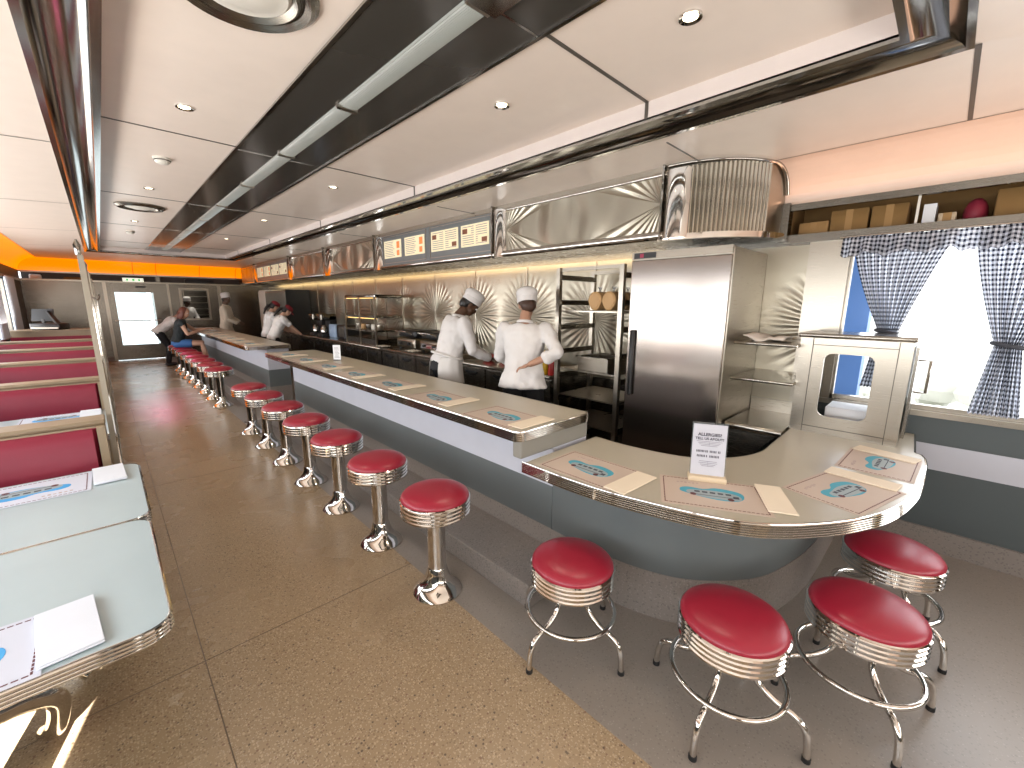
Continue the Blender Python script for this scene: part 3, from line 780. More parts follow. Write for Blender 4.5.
o7 = ['nearest', 'second nearest', 'third', 'fourth', 'fifth', 'sixth', 'farthest']
for k in range(7):
    yy = 1.56+.685*k
    dup(pm, (1.665, yy+.24, .9305), -PI/2, '%s paper placemat on the near raised counter' % o7[k])
    dup(np_, (1.69, yy+.015, .9325), 0, '%s folded napkin on the near raised counter' % o7[k])
o8 = ['nearest', 'second', 'third', 'fourth', 'fifth', 'sixth', 'seventh']
for k in range(7):
    yy = 7.62+.68*k
    dup(pm, (1.665, yy+.24, .9305), -PI/2, '%s paper placemat on the far counter section' % o8[k])
    dup(np_, (1.69, yy, .9325), 0, '%s folded napkin on the far counter section' % o8[k])

# sign stand with printed card
ss = thing('sign_stand', 'white printed card in clear holder on a pale wooden base on the low counter', 'sign', (1.990,.702,.7705), math.radians(-62))
MB().box(-.084,.084,-.030,.030,0,.026, bev=.004).build('wooden_base', SANDWOOD, ss)
tl = Matrix.Rotation(math.radians(-6), 4, 'X')
cardo = MB().box(-.074,.074,-.001,.001,.022,.272).build('card', CARDW, ss, smooth=False); cardo.matrix_local = tl
ho = MB().box(-.079,.079,.0015,.004,.022,.280).build('clear_holder', PLASTIC, ss, smooth=False); ho.matrix_local = tl
def text(body, size, loc, parent, m, name='lettering'):
    c = bpy.data.curves.new(name, 'FONT'); c.body = body; c.size = size; c.align_x = 'CENTER'; c.extrude = .0002; c.offset = size*.035
    tmp = bpy.data.objects.new(name+'_tmp', c); col.objects.link(tmp)
    dg = bpy.context.evaluated_depsgraph_get(); me = bpy.data.meshes.new_from_object(tmp.evaluated_get(dg))
    bpy.data.objects.remove(tmp); me.materials.clear(); me.materials.append(m)
    o = bpy.data.objects.new(name, me); col.objects.link(o); o.parent = parent
    o.location = loc; o.rotation_euler = (PI/2, 0, 0); return o
INKG = mat('grey_print', (.045,.04,.06), 0, .6)
text('ALLERGIES?', .0205, (0,-.0016,.216), cardo, INKG)
text('TELL US ABOUT!', .0168, (0,-.0016,.197), cardo, INKG)
LGP = mat('light_grey_print', (.22,.21,.25), 0, .6)
for rows in (((.188,.056),(.181,.049),(.174,.044),(.167,.036)), ((.092,.039),(.084,.041),(.076,.034),(.069,.027))):
    m = MB()
    for z, w_ in rows: m.box(-w_, w_, -.0016, -.001, z, z+.0024)
    m.box(-.0006, .0006, -.00155, -.0011, rows[-1][0], rows[0][0])
    m.build('small_print', LGP, cardo, smooth=False)
for z, segs in ((.136, [(-.045,-.018),(-.012,-.002),(.004,.028),(.034,.040)]), (.113, [(-.042,-.016),(-.008,-.004),(.004,.038)])):
    m = MB()
    for a, b in segs:
        q = a
        while q < b: m.box(q*1.2, q*1.2+.0038, -.0016, -.001, z, z+.011); q += .0052
    m.build('bold_print', INKG, cardo, smooth=False)
tg = thing('card_holder', 'small white table card standing on the far part of the near raised counter', 'sign', (1.93,4.95,.9305), math.radians(-40))
MB().box(-.035,.035,-.03,.03,0,.008).build('base', BLACK, tg, smooth=False)
tgc = MB().box(-.042,.042,-.002,.002,.006,.18).build('card', WHITE, tg, smooth=False)
m = MB()
for i in range(9): m.box(-.028,.028-.006*(i%3),-.0026,-.002,.03+i*.015,.033+i*.015)
m.build('small_print', INKG, tgc, smooth=False)

# ================================================================== kitchen: fridge
FX, FY0, FY1 = 3.05, 1.05, 1.80
t = thing('refrigerator', 'tall stainless steel upright refrigerator under the fluted hood end', 'refrigerator', (3.42, 1.425, 0))
MB().box(-.34, .37, -.375, .37, .10, 1.99).build('cabinet', STEEL, t, smooth=False, bevel=.006)
dd = MB().box(-.37, -.342, -.37, .37, .16, 1.935).build('door', STEEL_FR, t, smooth=False, bevel=.006)
MB().box(-.405,-.37,.30,.335,.87,1.40, bev=.008).build('handle', BLACK, dd)
MB().box(-.37, -.342, -.37, .37, 1.942, 1.995).build('top_panel', STEEL, t, smooth=False)
cp = MB().box(-.374,-.370,.17,.35,1.948,1.990).build('control_panel', BLACK, t, smooth=False)
MB().box(-.376,-.374,.27,.30,1.955,1.983).build('red_indicator', mat('dim_red_display', (.15,.01,.03), 0, .3, emit=(.5,.02,.08), estr=.4), cp, smooth=False)
for sx in (-.28,.30):
    for sy in (-.32,.32): MB().lathe([(.02,0),(.02,.10)], 12, (sx,sy,0)).build('foot', BLACK, t)
# worktop and shelves between fridge and case
t = thing('steel_worktop', 'stainless worktop between the refrigerator and the steel cabinet', 'worktop', (3.49,.87,0))
MB().box(-.30,.30,-.20,.175,.715,.765, bev=.008).build('top', STEEL_H, t)
MB().box(-.28,.30,-.20,.175,.10,.715).build('cupboard', STEEL_D, t, smooth=False)
MB().box(.285,.30,-.20,.175,.765,.86).build('upstand', STEEL, t, smooth=False)
def wall_shelf(z, label, x0=3.22):
    t = thing('wall_shelf', label, 'shelf', (3.51,.86,z))
    MB().box(x0-3.51,.288,-.205,.185,-.022,0, bev=.004).build('shelf_board', STEEL_H, t)
    MB().add([(.288,-.18,-.022),(.288,-.18,-.12),(.05,-.18,-.022),(.288,-.172,-.022),(.288,-.172,-.12),(.05,-.172,-.022)], [(0,1,2),(5,4,3),(0,2,5,3),(1,4,5,2),(0,3,4,1)]).build('bracket', STEEL_D, t, smooth=False)
    return t
wall_shelf(1.095, 'lower stainless wall shelf right of the refrigerator')
wall_shelf(1.350, 'upper stainless wall shelf right of the refrigerator holding a folded cloth')
m = MB(); vs = []; n = 10
for j in range(3):
    for i in range(n):
        vs.append((3.30+j*.12, .76+i*.028, 1.365+.02*math.sin(i*.9+j)*(i > 2)+.012*(j == 1)))
fs = [(j*n+i, j*n+i+1, (j+1)*n+i+1, (j+1)*n+i) for j in range(2) for i in range(n-1)]
o = MB().add(vs, fs).build('folded_cloth', mat('linen_cloth', (.70,.62,.54), 0, .9), None)
sm = o.modifiers.new('solid', 'SOLIDIFY'); sm.thickness = .012
tag(o, 'crumpled pale cloth lying on the upper wall shelf', 'cloth')

# pass-through steel cabinet on the counter end
t = thing('steel_display_cabinet', 'stainless cabinet with round-cornered glass window standing on the counter end', 'cabinet', (3.50,.385,.7705))
hx, hy, H = .195, .275, .655
MB().box(-hx,-hx+.03,hy-.07,hy,.031,H-.029).box(-hx,-hx+.03,-hy,-hy+.06,.031,H-.029).box(-hx+.031,hx,-hy,-hy+.012,.031,H-.029).box(-hx+.031,hx,hy-.012,hy,.031,H-.029).box(-hx,hx,-hy,hy,.0,.03).build('body', STEEL, t, smooth=False)
MB().box(-hx-.012,hx,-hy-.012,hy+.012,H-.028,H, bev=.004).build('lid', STEEL_H, t)
# door sheet with rounded hole on the aisle side
def plate_with_hole(y0, y1, z0, z1, hy0, hy1, hz0, hz1, r, x0, x1):
    inn = []; out = []
    cs = ((hy1-r,hz1-r,0),(hy0+r,hz1-r,PI/2),(hy0+r,hz0+r,PI),(hy1-r,hz0+r,1.5*PI))
    for (cy, cz, a0) in cs:
        for i in range(9):
            a = a0+PI/2*i/8; p = (cy+r*math.cos(a), cz+r*math.sin(a)); inn.append(p)
            dy, dz = math.cos(a), math.sin(a)
            ty = ((y1 if dy > 0 else y0)-p[0])/dy if abs(dy) > 1e-6 else 1e9
            tz = ((z1 if dz > 0 else z0)-p[1])/dz if abs(dz) > 1e-6 else 1e9
            k = min(ty, tz); out.append((p[0]+dy*k, p[1]+dz*k))
    n = len(inn); vs = []
    for x in (x0, x1): vs += [(x,*p) for p in inn]+[(x,*p) for p in out]
    corners = {0:(y1,z1),1:(y0,z1),2:(y0,z0),3:(y1,z0)}
    fs = []
    for i in range(n):
        j = (i+1) % n
        fs += [(i,j,n+j,n+i),(2*n+i,3*n+i,3*n+j,2*n+j),(i,2*n+i,2*n+j,j),(n+i,n+j,3*n+j,3*n+i)]
    o = MB().add(vs, fs)
    for q in range(4):                    # fill the corner triangles
        i = q*9+4
        k = len(o.v); cy, cz = corners[q]
        for x in (x0, x1):
            idx = [i-4+m_ for m_ in range(9)]
            pts = [out[m_] for m_ in idx]
            base_ = len(o.v); o.v += [(x, p[0], p[1]) for p in pts]+[(x, cy, cz)]
            o.f.append(tuple(range(base_, base_+10)))
    return o
hd = plate_with_hole(-hy+.06, hy-.07, .03, H-.03, -.115, .135, .12, .53, .045, -hx+.002, -hx+.016).build('door', STEEL, t, smooth=False)
MB().box(-hx+.006,-hx+.010,-.12,.14,.115,.535).build('window_glass', GLASS, hd, smooth=False)
MB().box(-hx-.002,-hx+.002,hy-.073,hy-.069,.0,H-.03).build('door_seam', SEAM, t, smooth=False)
MB().box(-hx-.002,-hx+.002,-hy+.060,-hy+.064,.0,H-.03).build('door_seam', SEAM, t, smooth=False)
MB().box(-hx-.002,-hx+.002,-hy+.06,hy-.07,H-.075,H-.071).build('door_seam', SEAM, t, smooth=False)
MB().box(-hx-.002,-hx+.002,-hy+.06,hy-.07,.040,.044).build('door_seam', SEAM, t, smooth=False)
MB().box(-.14,.20,-hy-.022,-hy-.008,.05,H-.06).build('side_door', STEEL_D, t, smooth=False)
MB().tube([(.12,-hy-.02,.30),(.12,-hy-.075,.30),(.12,-hy-.075,.50),(.12,-hy-.02,.50)], .009, 8).build('handle', CHROME_D, t)
MB().box(-.17,.18,-.24,.24,.03,.055).build('rack_base', STEEL_D, t, smooth=False)
bx_ = MB().box(3.46,3.70,.26,.50,.827,.93,bev=.006).build('paper_box', WHITE, None)
tag(bx_, 'white box seen through the window of the steel cabinet', 'box')

# speed rack
def rack():
    t = thing('tray_rack', 'tall steel tray rack with shelves left of the refrigerator', 'rack', (3.33,2.205,0))
    hx, hy, H = .27, .33, 1.92
    k = 0
    for sx in (-1,1):
        for sy in (-1,1):
            MB().box(sx*hx-.020,sx*hx+.020,sy*hy-.020,sy*hy+.020,.06,H).build('upright', STEEL, t, smooth=False)
    for i in range(8):
        z = .24+i*.225
        for sy in (-1,1): MB().box(-hx,hx,sy*hy-.02*sy-.012,sy*hy-.02*sy+.012,z,z+.045).build('side_runner', STEEL_D, t, smooth=False)
    for z in (.50,.75,.995,1.53): MB().box(-hx,hx,-hy+.035,hy-.035,z,z+.012).build('wire_shelf', STEEL, t, smooth=False)
    for q0 in (-hx, hx-.03): MB().box(q0,q0+.03,-hy,hy,H-.03,H).build('top_bar', STEEL, t, smooth=False)
    for sx in (-1,1):
        for sy in (-1,1): MB().lathe([(.03,-.008),(.03,.008)], 16, (0,0,0), M=Matrix.Rotation(PI/2,4,'X')).build('caster', BLACK, t, loc=(sx*hx,sy*hy,.03))
rack()
def bread(x, y, z, label):
    t = thing('bread_loaf', label, 'bread', (x,y,z))
    m = MB(); n = 14; vs = []
    prof = []
    for i in range(n):
        a = 2*PI*i/n; px, pz = .060*math.cos(a), .085+.08*math.sin(a)
        prof.append((px*(1.15 if pz > .08 else 1), max(0, pz)))
    for s_ in (-.085,-.075,.075,.085):
        k = .8 if abs(s_) > .08 else 1
        vs += [(s_, px*k, .085+(pz-.085)*k) for px, pz in prof]
    fs = []
    for r in range(3):
        for i in range(n): j = (i+1) % n; fs.append((r*n+i, r*n+j, (r+1)*n+j, (r+1)*n+i))
    fs += [tuple(range(n)), tuple(range(4*n-1,3*n-1,-1))]
    m.add(vs, fs).build('loaf', BREAD, t)
    MB().tube([(0,0,.155),(0,0,.17),(0,0,.205)], [.012,.004,.022], 8).build('bag_twist', PLASTIC, t)
bread(3.14,2.14,1.542, 'bagged bread loaf in the tray rack, left of three')
bread(3.14,2.00,1.542, 'bagged bread loaf in the tray rack, middle of three')
bread(3.36,2.00,1.542, 'bagged bread loaf in the tray rack, behind the other two')
t = thing('steel_food_pan', 'shallow stainless food pan on the middle shelf of the tray rack', 'pan', (3.24,2.14,1.0075))
m = MB()
for (a,b,c_,d_) in ((-.17,-.165,-.16,.16),(.165,.17,-.16,.16),(-.17,.17,-.16,-.155),(-.17,.17,.155,.16)): m.box(a,b,c_,d_,0,.13)
m.box(-.17,.17,-.16,.16,0,.004).build('pan', STEEL, t, smooth=False)
MB().box(-.185,.185,-.175,-.155,.126,.132).box(-.185,.185,.155,.175,.126,.132).box(-.185,-.165,-.175,.175,.126,.132).box(.165,.185,-.175,.175,.126,.132).build('rim', STEEL_H, t, smooth=False)

# back bench with drawers
def bench(y0, y1, label):
    t = thing('kitchen_bench', label, 'workbench', (3.45,(y0+y1)/2,0))
    h = (y1-y0)/2
    MB().box(-.35,.325,-h,h,.86,.90, bev=.006).build('worktop', STEEL_H, t)
    MB().box(-.30,.325,-h+.01,h-.01,.10,.86).build('carcass', STEEL_D, t, smooth=False)
    n = max(1, int((2*h)/.46)); w_ = (2*h)/n
    for i in range(n):
        yc = -h+w_*(i+.5)
        dr_ = MB().box(-.325,-.30,yc-w_/2+.012,yc+w_/2-.012,.52,.845).build('drawer', STEEL_D, t, smooth=False, bevel=.004)
        # scooped pull
        pts = [(yc+.12*math.cos(a), .80+.055*math.sin(a)) for a in [PI+PI*k_/12 for k_ in range(13)]]
        vs = [(-.3265,p[0],p[1]) for p in pts]+[(-.345,p[0]*.0+yc+(p[0]-yc)*.9,.80+(p[1]-.80)*.5) for p in pts]
        MB().add(vs, [(k_,k_+1,14+k_,13+k_) for k_ in range(12)]+[tuple(range(13))]).build('scoop_pull', BLACK, dr_, smooth=False)
        MB().box(-.325,-.30,yc-w_/2+.012,yc+w_/2-.012,.14,.505).build('door', STEEL_D, t, smooth=False, bevel=.004)
    return t
bench(2.66, 6.20, 'near part of the stainless kitchen bench with drawers, behind the two near cooks')
bench(6.22, 11.15, 'far part of the stainless kitchen bench carrying the glass food display')

# griddles / panini presses
def grill(x, y, label, lidcol=BLACK):
    t = thing('contact_grill', label, 'grill', (x,y,.9005))
    MB().box(-.22,.22,-.26,.26,.03,.17, bev=.012).build('base', STEEL, t)
    MB().box(-.235,-.222,-.2,.2,.06,.13).build('control_strip', CHROME, t, smooth=False)
    MB().box(-.20,.22,-.25,.25,.19,.29, bev=.02).build('lid', lidcol, t)
    MB().tube([(-.20,-.16,.24),(-.30,-.16,.28),(-.30,.16,.28),(-.20,.16,.24)], .010, 10).build('handle', CHROME, t)
    m = MB()
    for sx in (-.18,.18):
        for sy in (-.22,.22): m.lathe([(.015,0),(.015,.03)], 10, (sx,sy,0))
    m.build('foot', BLACK, t)
    for yy in (-.12,.12): MB().lathe([(.018,-.012),(.018,.012)], 12, M=Matrix.Rotation(PI/2,4,'Y')).build('knob', BLACK, t, loc=(-.245,yy,.095))
grill(3.50, 5.72, 'black lidded contact grill on the bench, farther of the two')
grill(3.50, 5.06, 'black lidded contact grill on the bench, nearer the stooping cook')
def tray(x, y, z, label, lx=.30, ly=.42, food=None):
    t = thing('steel_tray', label, 'tray', (x,y,z))
    MB().box(-lx/2,lx/2,-ly/2,ly/2,0,.004).box(-lx/2,-lx/2+.005,-ly/2,ly/2,0,.05).box(lx/2-.005,lx/2,-ly/2,ly/2,0,.05).box(-lx/2,lx/2,-ly/2,-ly/2+.005,0,.05).box(-lx/2,lx/2,ly/2-.005,ly/2,0,.05).build('tray', STEEL, t, smooth=False)
    MB().tube([(0,-ly/2,.05),(0,-ly/2-.03,.09),(0,-ly/2-.02,.13),(0,-ly/2+.06,.14)], .005, 8).build('wire_handle', CHROME, t)
    return t
tray(3.38, 4.45, .9005, 'steel food tray with wire handle behind the stooping cook')
tray(3.45, 3.15, .9005, 'steel food tray with wire handle between the two near cooks')
# meat cut, bottles, towels
o = MB().sphere((0,0,.045), .07, .12, .045, 16).build('meat_joint', MEAT, None, loc=(3.40,3.90,.9005)); tag(o, 'red piece of meat on the bench between the two cooks', 'meat')
o = MB().sphere((0,0,.045), .07, .12, .045, 16).build('meat_joint', MEAT, None, loc=(3.45,3.66,.9005)); tag(o, 'second red piece of meat on the bench, nearer the camera', 'meat')
def bottle(x, y, z, m_, label, h=.2, r=.032):
    t = thing('squeeze_bottle', label, 'bottle', (x,y,z))
    MB().lathe([(r*.95,0),(r,.01),(r,h*.68),(r*.8,h*.75),(r*.5,h*.78)], 20).build('body', m_, t)
    MB().lathe([(r*.6,h*.78),(r*.5,h*.82),(.006,h)], 16).build('nozzle', m_, t)
bottle(3.16,2.785,.9005,YELLOW,'yellow mustard squeeze bottle by the elbow of the second cook',.24,.036)
bottle(3.18,2.705,.9005,REDP,'red ketchup squeeze bottle beside the tray rack',.24,.036)
def towel(x, y, z, label, m_=CLOTH_C):
    m = MB(); n = 9; vs = []
    for j in range(n):
        for i in range(n):
            vs.append((x+(i-4)*.018, y+(j-4)*.026, z+.006+.018*abs(math.sin(i*1.3+j*.8))))
    o = MB().add(vs, [(j*n+i,j*n+i+1,(j+1)*n+i+1,(j+1)*n+i) for j in range(n-1) for i in range(n-1)]).build('kitchen_towel', m_, None)
    s_ = o.modifiers.new('solid','SOLIDIFY'); s_.thickness = .006; s_.offset = 1
    tag(o, label, 'towel'); return o
towel(3.165,5.32+.9,.903,'crumpled cream towel on the bench edge, left of two')
towel(3.165,5.32,.903,'crumpled cream towel on the bench edge, right of two')
towel(3.20,3.02,.903,'small pale towel beside the mustard bottle', CLOTH_C).location = (0,.0,0)

# glass food display on the bench
t = thing('heated_food_display', 'glass and steel heated food display with lit shelves on the far bench', 'food display', (3.43,7.05,.9005))
hx, hy, H = .25, .58, .78
for sx in (-1,1):
    for sy in (-1,0,1): MB().box(sx*hx-.012,sx*hx+.012,sy*hy-.012,sy*hy+.012,.0,H).build('upright', STEEL, t, smooth=False)
MB().box(-hx,hx,-hy,hy,H,H+.05, bev=.01).build('roof', CHROME_D, t)
for z in (.22,.45):
    sh = MB().box(-hx,hx,-hy,hy,z,z+.03).build('shelf', STEEL_D, t, smooth=False)
for z in (H-.012,.435): MB().box(-hx+.02,-hx+.05,-hy+.04,hy-.04,z,z+.01).build('heat_lamp', WARMGLOW, t, smooth=False)
MB().box(-hx,hx,-hy-.004,-hy,.03,H).build('side_glass', GLASS, t, smooth=False)
MB().box(-hx,hx,-hy,hy,.0,.10).build('base', STEEL_D, t, smooth=False)
for i in range(5):
    o = MB().lathe([(.05,0),(.058,.02),(.058,.08),(.05,.085)], 18, (0,0,0)).build('food_tub', [STEEL,OFFW,STEEL_D,BREAD,STEEL][i], None, loc=(3.33,6.62+.2*i,1.1515-.0+0.0))
    tag(o, 'small round food tub on the lower shelf of the food display', 'tub', 'tubs in the heated food display')
# coffee machines & small things far along the bench
def coffee(x, y, label):
    t = thing('coffee_machine', label, 'coffee machine', (x,y,.9005))
    MB().box(-.16,.16,-.13,.13,0,.05,bev=.008).build('base', BLACK, t)
    MB().box(.02,.16,-.13,.13,.05,.42).build('tower', BLACK, t, smooth=False)
    MB().box(-.16,.16,-.13,.13,.33,.46,bev=.015).build('head', STEEL_D, t)
    MB().lathe([(.05,.055),(.075,.08),(.075,.15),(.05,.2),(.045,.22)], 20, (-.06,0,0)).build('glass_jug', CHROME_D, t)
    MB().tube([(-.13,0,.19),(-.17,0,.18),(-.17,0,.10),(-.13,0,.09)], .008, 8).build('jug_handle', BLACK, t)
coffee(3.40, 9.62, 'black coffee machine on the far bench, left of two')
coffee(3.40, 9.15, 'black coffee machine on the far bench, nearer the food display')
o = MB().box(-.12,.12,-.16,.16,0,.26,bev=.02).build('blender_box', mat('pale_blue_plastic',(.3,.4,.55),0,.4), None, loc=(3.45,8.72,.9005)); tag(o, 'pale blue grey appliance on the far bench beside the coffee machines', 'appliance')
o = MB().box(-.15,.15,-.2,.2,0,.27,bev=.02).build('microwave', BLACK, None, loc=(3.45,8.2,.9005))
MB().box(-.154,-.15,-.17,.08,.04,.23).build('door', DARKP, o, smooth=False)
tag(o, 'small black microwave oven on the far bench left of the food display', 'microwave')
# steel cabinet and white unit at the far end
t = thing('upright_cabinet', 'dull steel upright cabinet at the far end of the bench', 'cabinet', (3.50,12.05,0))
MB().box(-.26,.29,-.85,.85,.08,1.88).build('body', STEEL_D, t, smooth=False)
MB().box(-.275,-.26,-.84,-.01,.12,1.85).box(-.275,-.26,.01,.84,.12,1.85).build('door', STEEL_D, t, smooth=False, bevel=.005)
MB().box(-.26,.29,-.865,-.85,.08,1.9).build('dark_edge', BLACK, t, smooth=False)
MB().box(-.25,.28,-.8,.8,0,.08).build('plinth', BLACK, t, smooth=False)
MB().box(-.278,-.275,-.30,-.10,1.05,1.13).build('socket_plate', OFFW, t, smooth=False)
o = MB().box(-.2,.2,-.45,.45,.0,1.93,bev=.02).build('white_freezer', OFFW, None, loc=(3.55,13.6,0))
MB().box(-.215,-.2,-.43,.43,.1,1.88).build('door', OFFW, o, smooth=False)
tag(o, 'tall off-white freezer behind the two women in red caps', 'freezer')

# ================================================================== booths on the left
TZ = .755
def booth_table(y0, y1, label, xr=.03, near=False):
    t = thing('booth_table', label, 'table', (-.63,(y0+y1)/2,0))
    h = (y1-y0)/2-.0085; a = -.62; b = xr+.63; r = .06
    poly = []
    for (qx, qy, a0, rr) in ((a+.01,-h+.01,PI,.01),(b-r,-h+r,1.5*PI,r),(b-r,h-r,0,r),(a+.01,h-.01,.5*PI,.01)):
        for i in range(6): w = a0+PI/2*i/5; poly.append((qx+rr*math.cos(w), qy+rr*math.sin(w)))
    MB().prism(poly, TZ-.04, TZ-.001).build('table_top', LAM_W, t, smooth=False)
    e = [(0,TZ-.045)]
    for i in range(4): z = TZ-.044+i*.0105; e += [(.004,z),(.008,z+.003),(.008,z+.006),(.004,z+.009)]
    e += [(.003,TZ),(0,TZ)]
    MB().wall(poly, e, closed=True).build('ribbed_edge', CHROME, t, angle=20)
    if near:
        MB().box(.10,.235,-.03,.045,0,TZ-.05, bev=.008).build('column', mat('brown_post',(.075,.058,.042),0,.5), t)
        MB().tube([tuple(p) for p in curve_pts([(.235,.03,.42),(.30,.12,.36),(.355,.20,.27),(.325,.29,.10),(.29,.385,.03)], 6)], .030, 14).build('leg', CHROME, t)
    else: MB().lathe([(.05,.05),(.05,TZ-.05)], 24, (.1,0,0)).build('column', CHROME, t)
    for s_ in (() if near else (-1,1)):
        MB().tube([tuple(p) for p in curve_pts([(.1,0,.09),(.22,s_*.06,.10),(.34,s_*.13,.07),(.40,s_*.17,.025)], 5)], .024, 12).build('leg', CHROME, t)
    MB().box(-.3,.45,-.04,.04,TZ-.06,TZ-.04).build('support_bar', STEEL_D, t, smooth=False)
    return t
booth_table(1.33, 2.12, 'nearest pale grey booth table with white napkin at its corner', near=True)
booth_table(2.12, 2.92, 'pale grey booth table pushed against the first red bench back', xr=.036)
def booth(yb, label, seats=True, z=.97):
    """double booth: back centred on yb, red faces both ways"""
    t = thing('booth_bench', label, 'bench', (-.66, yb, 0))
    x0, x1 = -.595, .590
    MB().box(x0,x1,-.075,.075,.08,z-.03).build('core', WOOD, t, smooth=False)
    MB().box(x0,x1+.01,-.078,.078,z-.028,z, bev=.006).build('cap', WOOD, t)
    for s_ in (-1,1):
        m = MB(); n = 10; vs = []
        # padded back
        for (o_, zz) in ((.075,.42),(.125,.46),(.135,.60),(.125,.78),(.11,z-.09),(.085,z-.045),(.075,z-.04)):
            for xx in (x0+.01, x0+.03, x1-.045, x1-.03): 
                k = o_ if xx in (x0+.03, x1-.045) else .075
                vs.append((xx, s_*k, zz))
        fs = []
        for r in range(6):
            for i in range(3): fs.append((r*4+i, r*4+i+1, (r+1)*4+i+1, (r+1)*4+i))
        m.add(vs, fs).build('back_pad', VINYL_B, t)
        MB().box(x0+.01, x1-.05, min(s_*.10, s_*.58), max(s_*.10, s_*.58), .34, .46, bev=.03).build('seat_pad', VINYL_B, t)
        MB().box(x0+.01, x1-.07, min(s_*.08, s_*.54), max(s_*.08, s_*.54), .0, .34).build('seat_box', GREY_D, t, smooth=False)
    MB().box(x1-.028, x1+.005, -.12, .12, 0, z-.028).build('end_panel', WOOD, t, smooth=False)
    return t
caps = [3.18, 4.92, 6.62, 8.35, 10.05]
bl_labels = ['nearest red vinyl booth bench with beige cap, behind the near tables', 'second red vinyl booth bench from the camera',
             'third red vinyl booth bench from the camera', 'fourth red vinyl booth bench from the camera', 'farthest red vinyl booth bench from the camera']
b0 = booth(caps[0], bl_labels[0])
for i in range(1, 5): dup(b0, (-.66, caps[i], 0), 0, bl_labels[i])
# coat posts at the bench ends
POSTM = mat('grey_beige_post', (.30,.26,.20), .2, .4)
def post(y, label):
    t = thing('coat_post', label, 'coat stand', (-.050, y, 0), 0, 'steel coat posts at the booth ends')
    MB().box(-.006,.018,-.018,.018,0,1.84).build('post', POSTM, t, smooth=False)
    MB().box(.018,.024,-.02,.02,0,1.78).build('chrome_strip', CHROME, t, smooth=False)
    MB().lathe([(.012,1.84),(.012,1.86),(.016,1.89),(.004,1.92)], 14).build('finial', CHROME_D, t)
    MB().tube([(.02,0,1.62),(.045,0,1.61),(.055,0,1.635)], .005, 8).build('coat_hook', CHROME_D, t)
post(3.30-.02+.0, 'slim beige and chrome coat post at the end of the first booth bench')
for i, n_ in ((1,'second'),(2,'third'),(3,'fourth'),(4,'last')): post(caps[i]+.10, 'slim coat post at the end of the %s booth bench' % n_)
for i, n_ in ((0,'second'),(1,'third'),(2,'fourth'),(3,'farthest')):
    yc = (caps[i]+caps[i+1])/2
    booth_table(yc-.40, yc+.52, 'pale booth table, %s from the camera, between red benches' % n_, xr=-.06)
# things on the tables
def wm(x, y, rz, label, z=TZ+.0006): return placemat((x,y,z), rz, label, .40, .285, PAPER_W, BLUE_W, 'white placemats on the booth tables')
wmp = wm(-.405, 1.475, 0, 'white placemat with blue drawing on the nearest table, lower left corner')
dup(wmp, (-.335, 2.745, TZ+.0006), PI, 'white placemat with blue drawing beside the first red bench')
for i in range(4):
    yc = (caps[i]+caps[i+1])/2
    dup(wmp, (-.32, yc+.36, TZ+.0006), PI, ['white placemat on the second booth table, aisle side', 'white placemat on the third booth table, aisle side', 'white placemat on the fourth booth table, aisle side', 'white placemat on the farthest booth table, aisle side'][i])
    dup(wmp, (-.84, yc+.36, TZ+.0006), PI, ['white placemat on the second booth table, window side', 'white placemat on the third booth table, window side', 'white placemat on the fourth booth table, window side', 'white placemat on the farthest booth table, window side'][i])
wn = napkin((-.166,1.480,TZ+.003), math.radians(5), 'white folded napkin on the corner of the nearest table', .115, .25, NAP_W, .010, 'white napkins on the booth tables')
dup(wn, (-.073,2.775,TZ+.003), math.radians(2), 'white folded napkin beside the first red bench')
for i in range(4):
    yc = (caps[i]+caps[i+1])/2
    dup(wn, (-.155,yc+.38,TZ+.003), 0, ['white folded napkin on the second booth table', 'white folded napkin on the third booth table', 'white folded napkin on the fourth booth table', 'white folded napkin on the farthest booth table'][i])
# half-height cabinet with till at the end of the booths
t = thing('waiter_station', 'beige half-height cabinet with steel back panel beyond the last booth', 'cabinet', (-.65,12.05,0))
MB().box(-.60,.48,-.25,.25,0,1.02).build('body', WOOD, t, smooth=False)
MB().box(-.60,.50,-.27,.27,1.02,1.05).build('top', WOOD, t, smooth=False)
MB().box(-.60,.48,-.262,-.25,.72,.93).build('red_band', VINYL_B, t, smooth=False)
t = thing('cash_register', 'black cash register with tilted screen on the far cabinet', 'cash register', (-.75,12.03,1.0505), math.radians(-20))
MB().box(-.20,.22,-.18,.18,0,.12,bev=.01).build('drawer_base', BLACK, t)
s_ = MB().box(-.15,.15,-.012,.012,0,.24).build('screen', BLACK, t, smooth=False); s_.location = (-.08,-.02,.16); s_.rotation_euler = (math.radians(-20),0,0)
MB().box(-.09,-.05,-.03,.03,.10,.2).build('screen_arm', BLACK, t, smooth=False)
s_ = MB().box(-.015,.015,-.07,.07,0,.30).build('card_reader_arm', BLACK, t, smooth=False); s_.location = (.14,0,.08); s_.rotation_euler = (0,math.radians(-25),0)
MB().box(-.18,.20,-.20,-.18,.02,.05).build('receipt_slot', OFFW, t, smooth=False)

# emergency sign
t = thing('emergency_sign', 'lit white and green emergency sign above the end door', 'sign', (.72,Y1-.10,2.13))
MB().box(-.21,.21,-.03,.03,-.02,.075).build('housing', SIGNW, t, smooth=False)
m = MB().box(-.14,-.10,-.034,-.03,0,.055).box(-.02,.03,-.034,-.03,0,.055).box(.10,.14,-.034,-.03,0,.055)
m.build('green_symbols', GREENL, t, smooth=False)
MB().box(-.19,.19,.03,.10,-.01,.03).build('wall_bracket', STEEL_D, t, smooth=False)

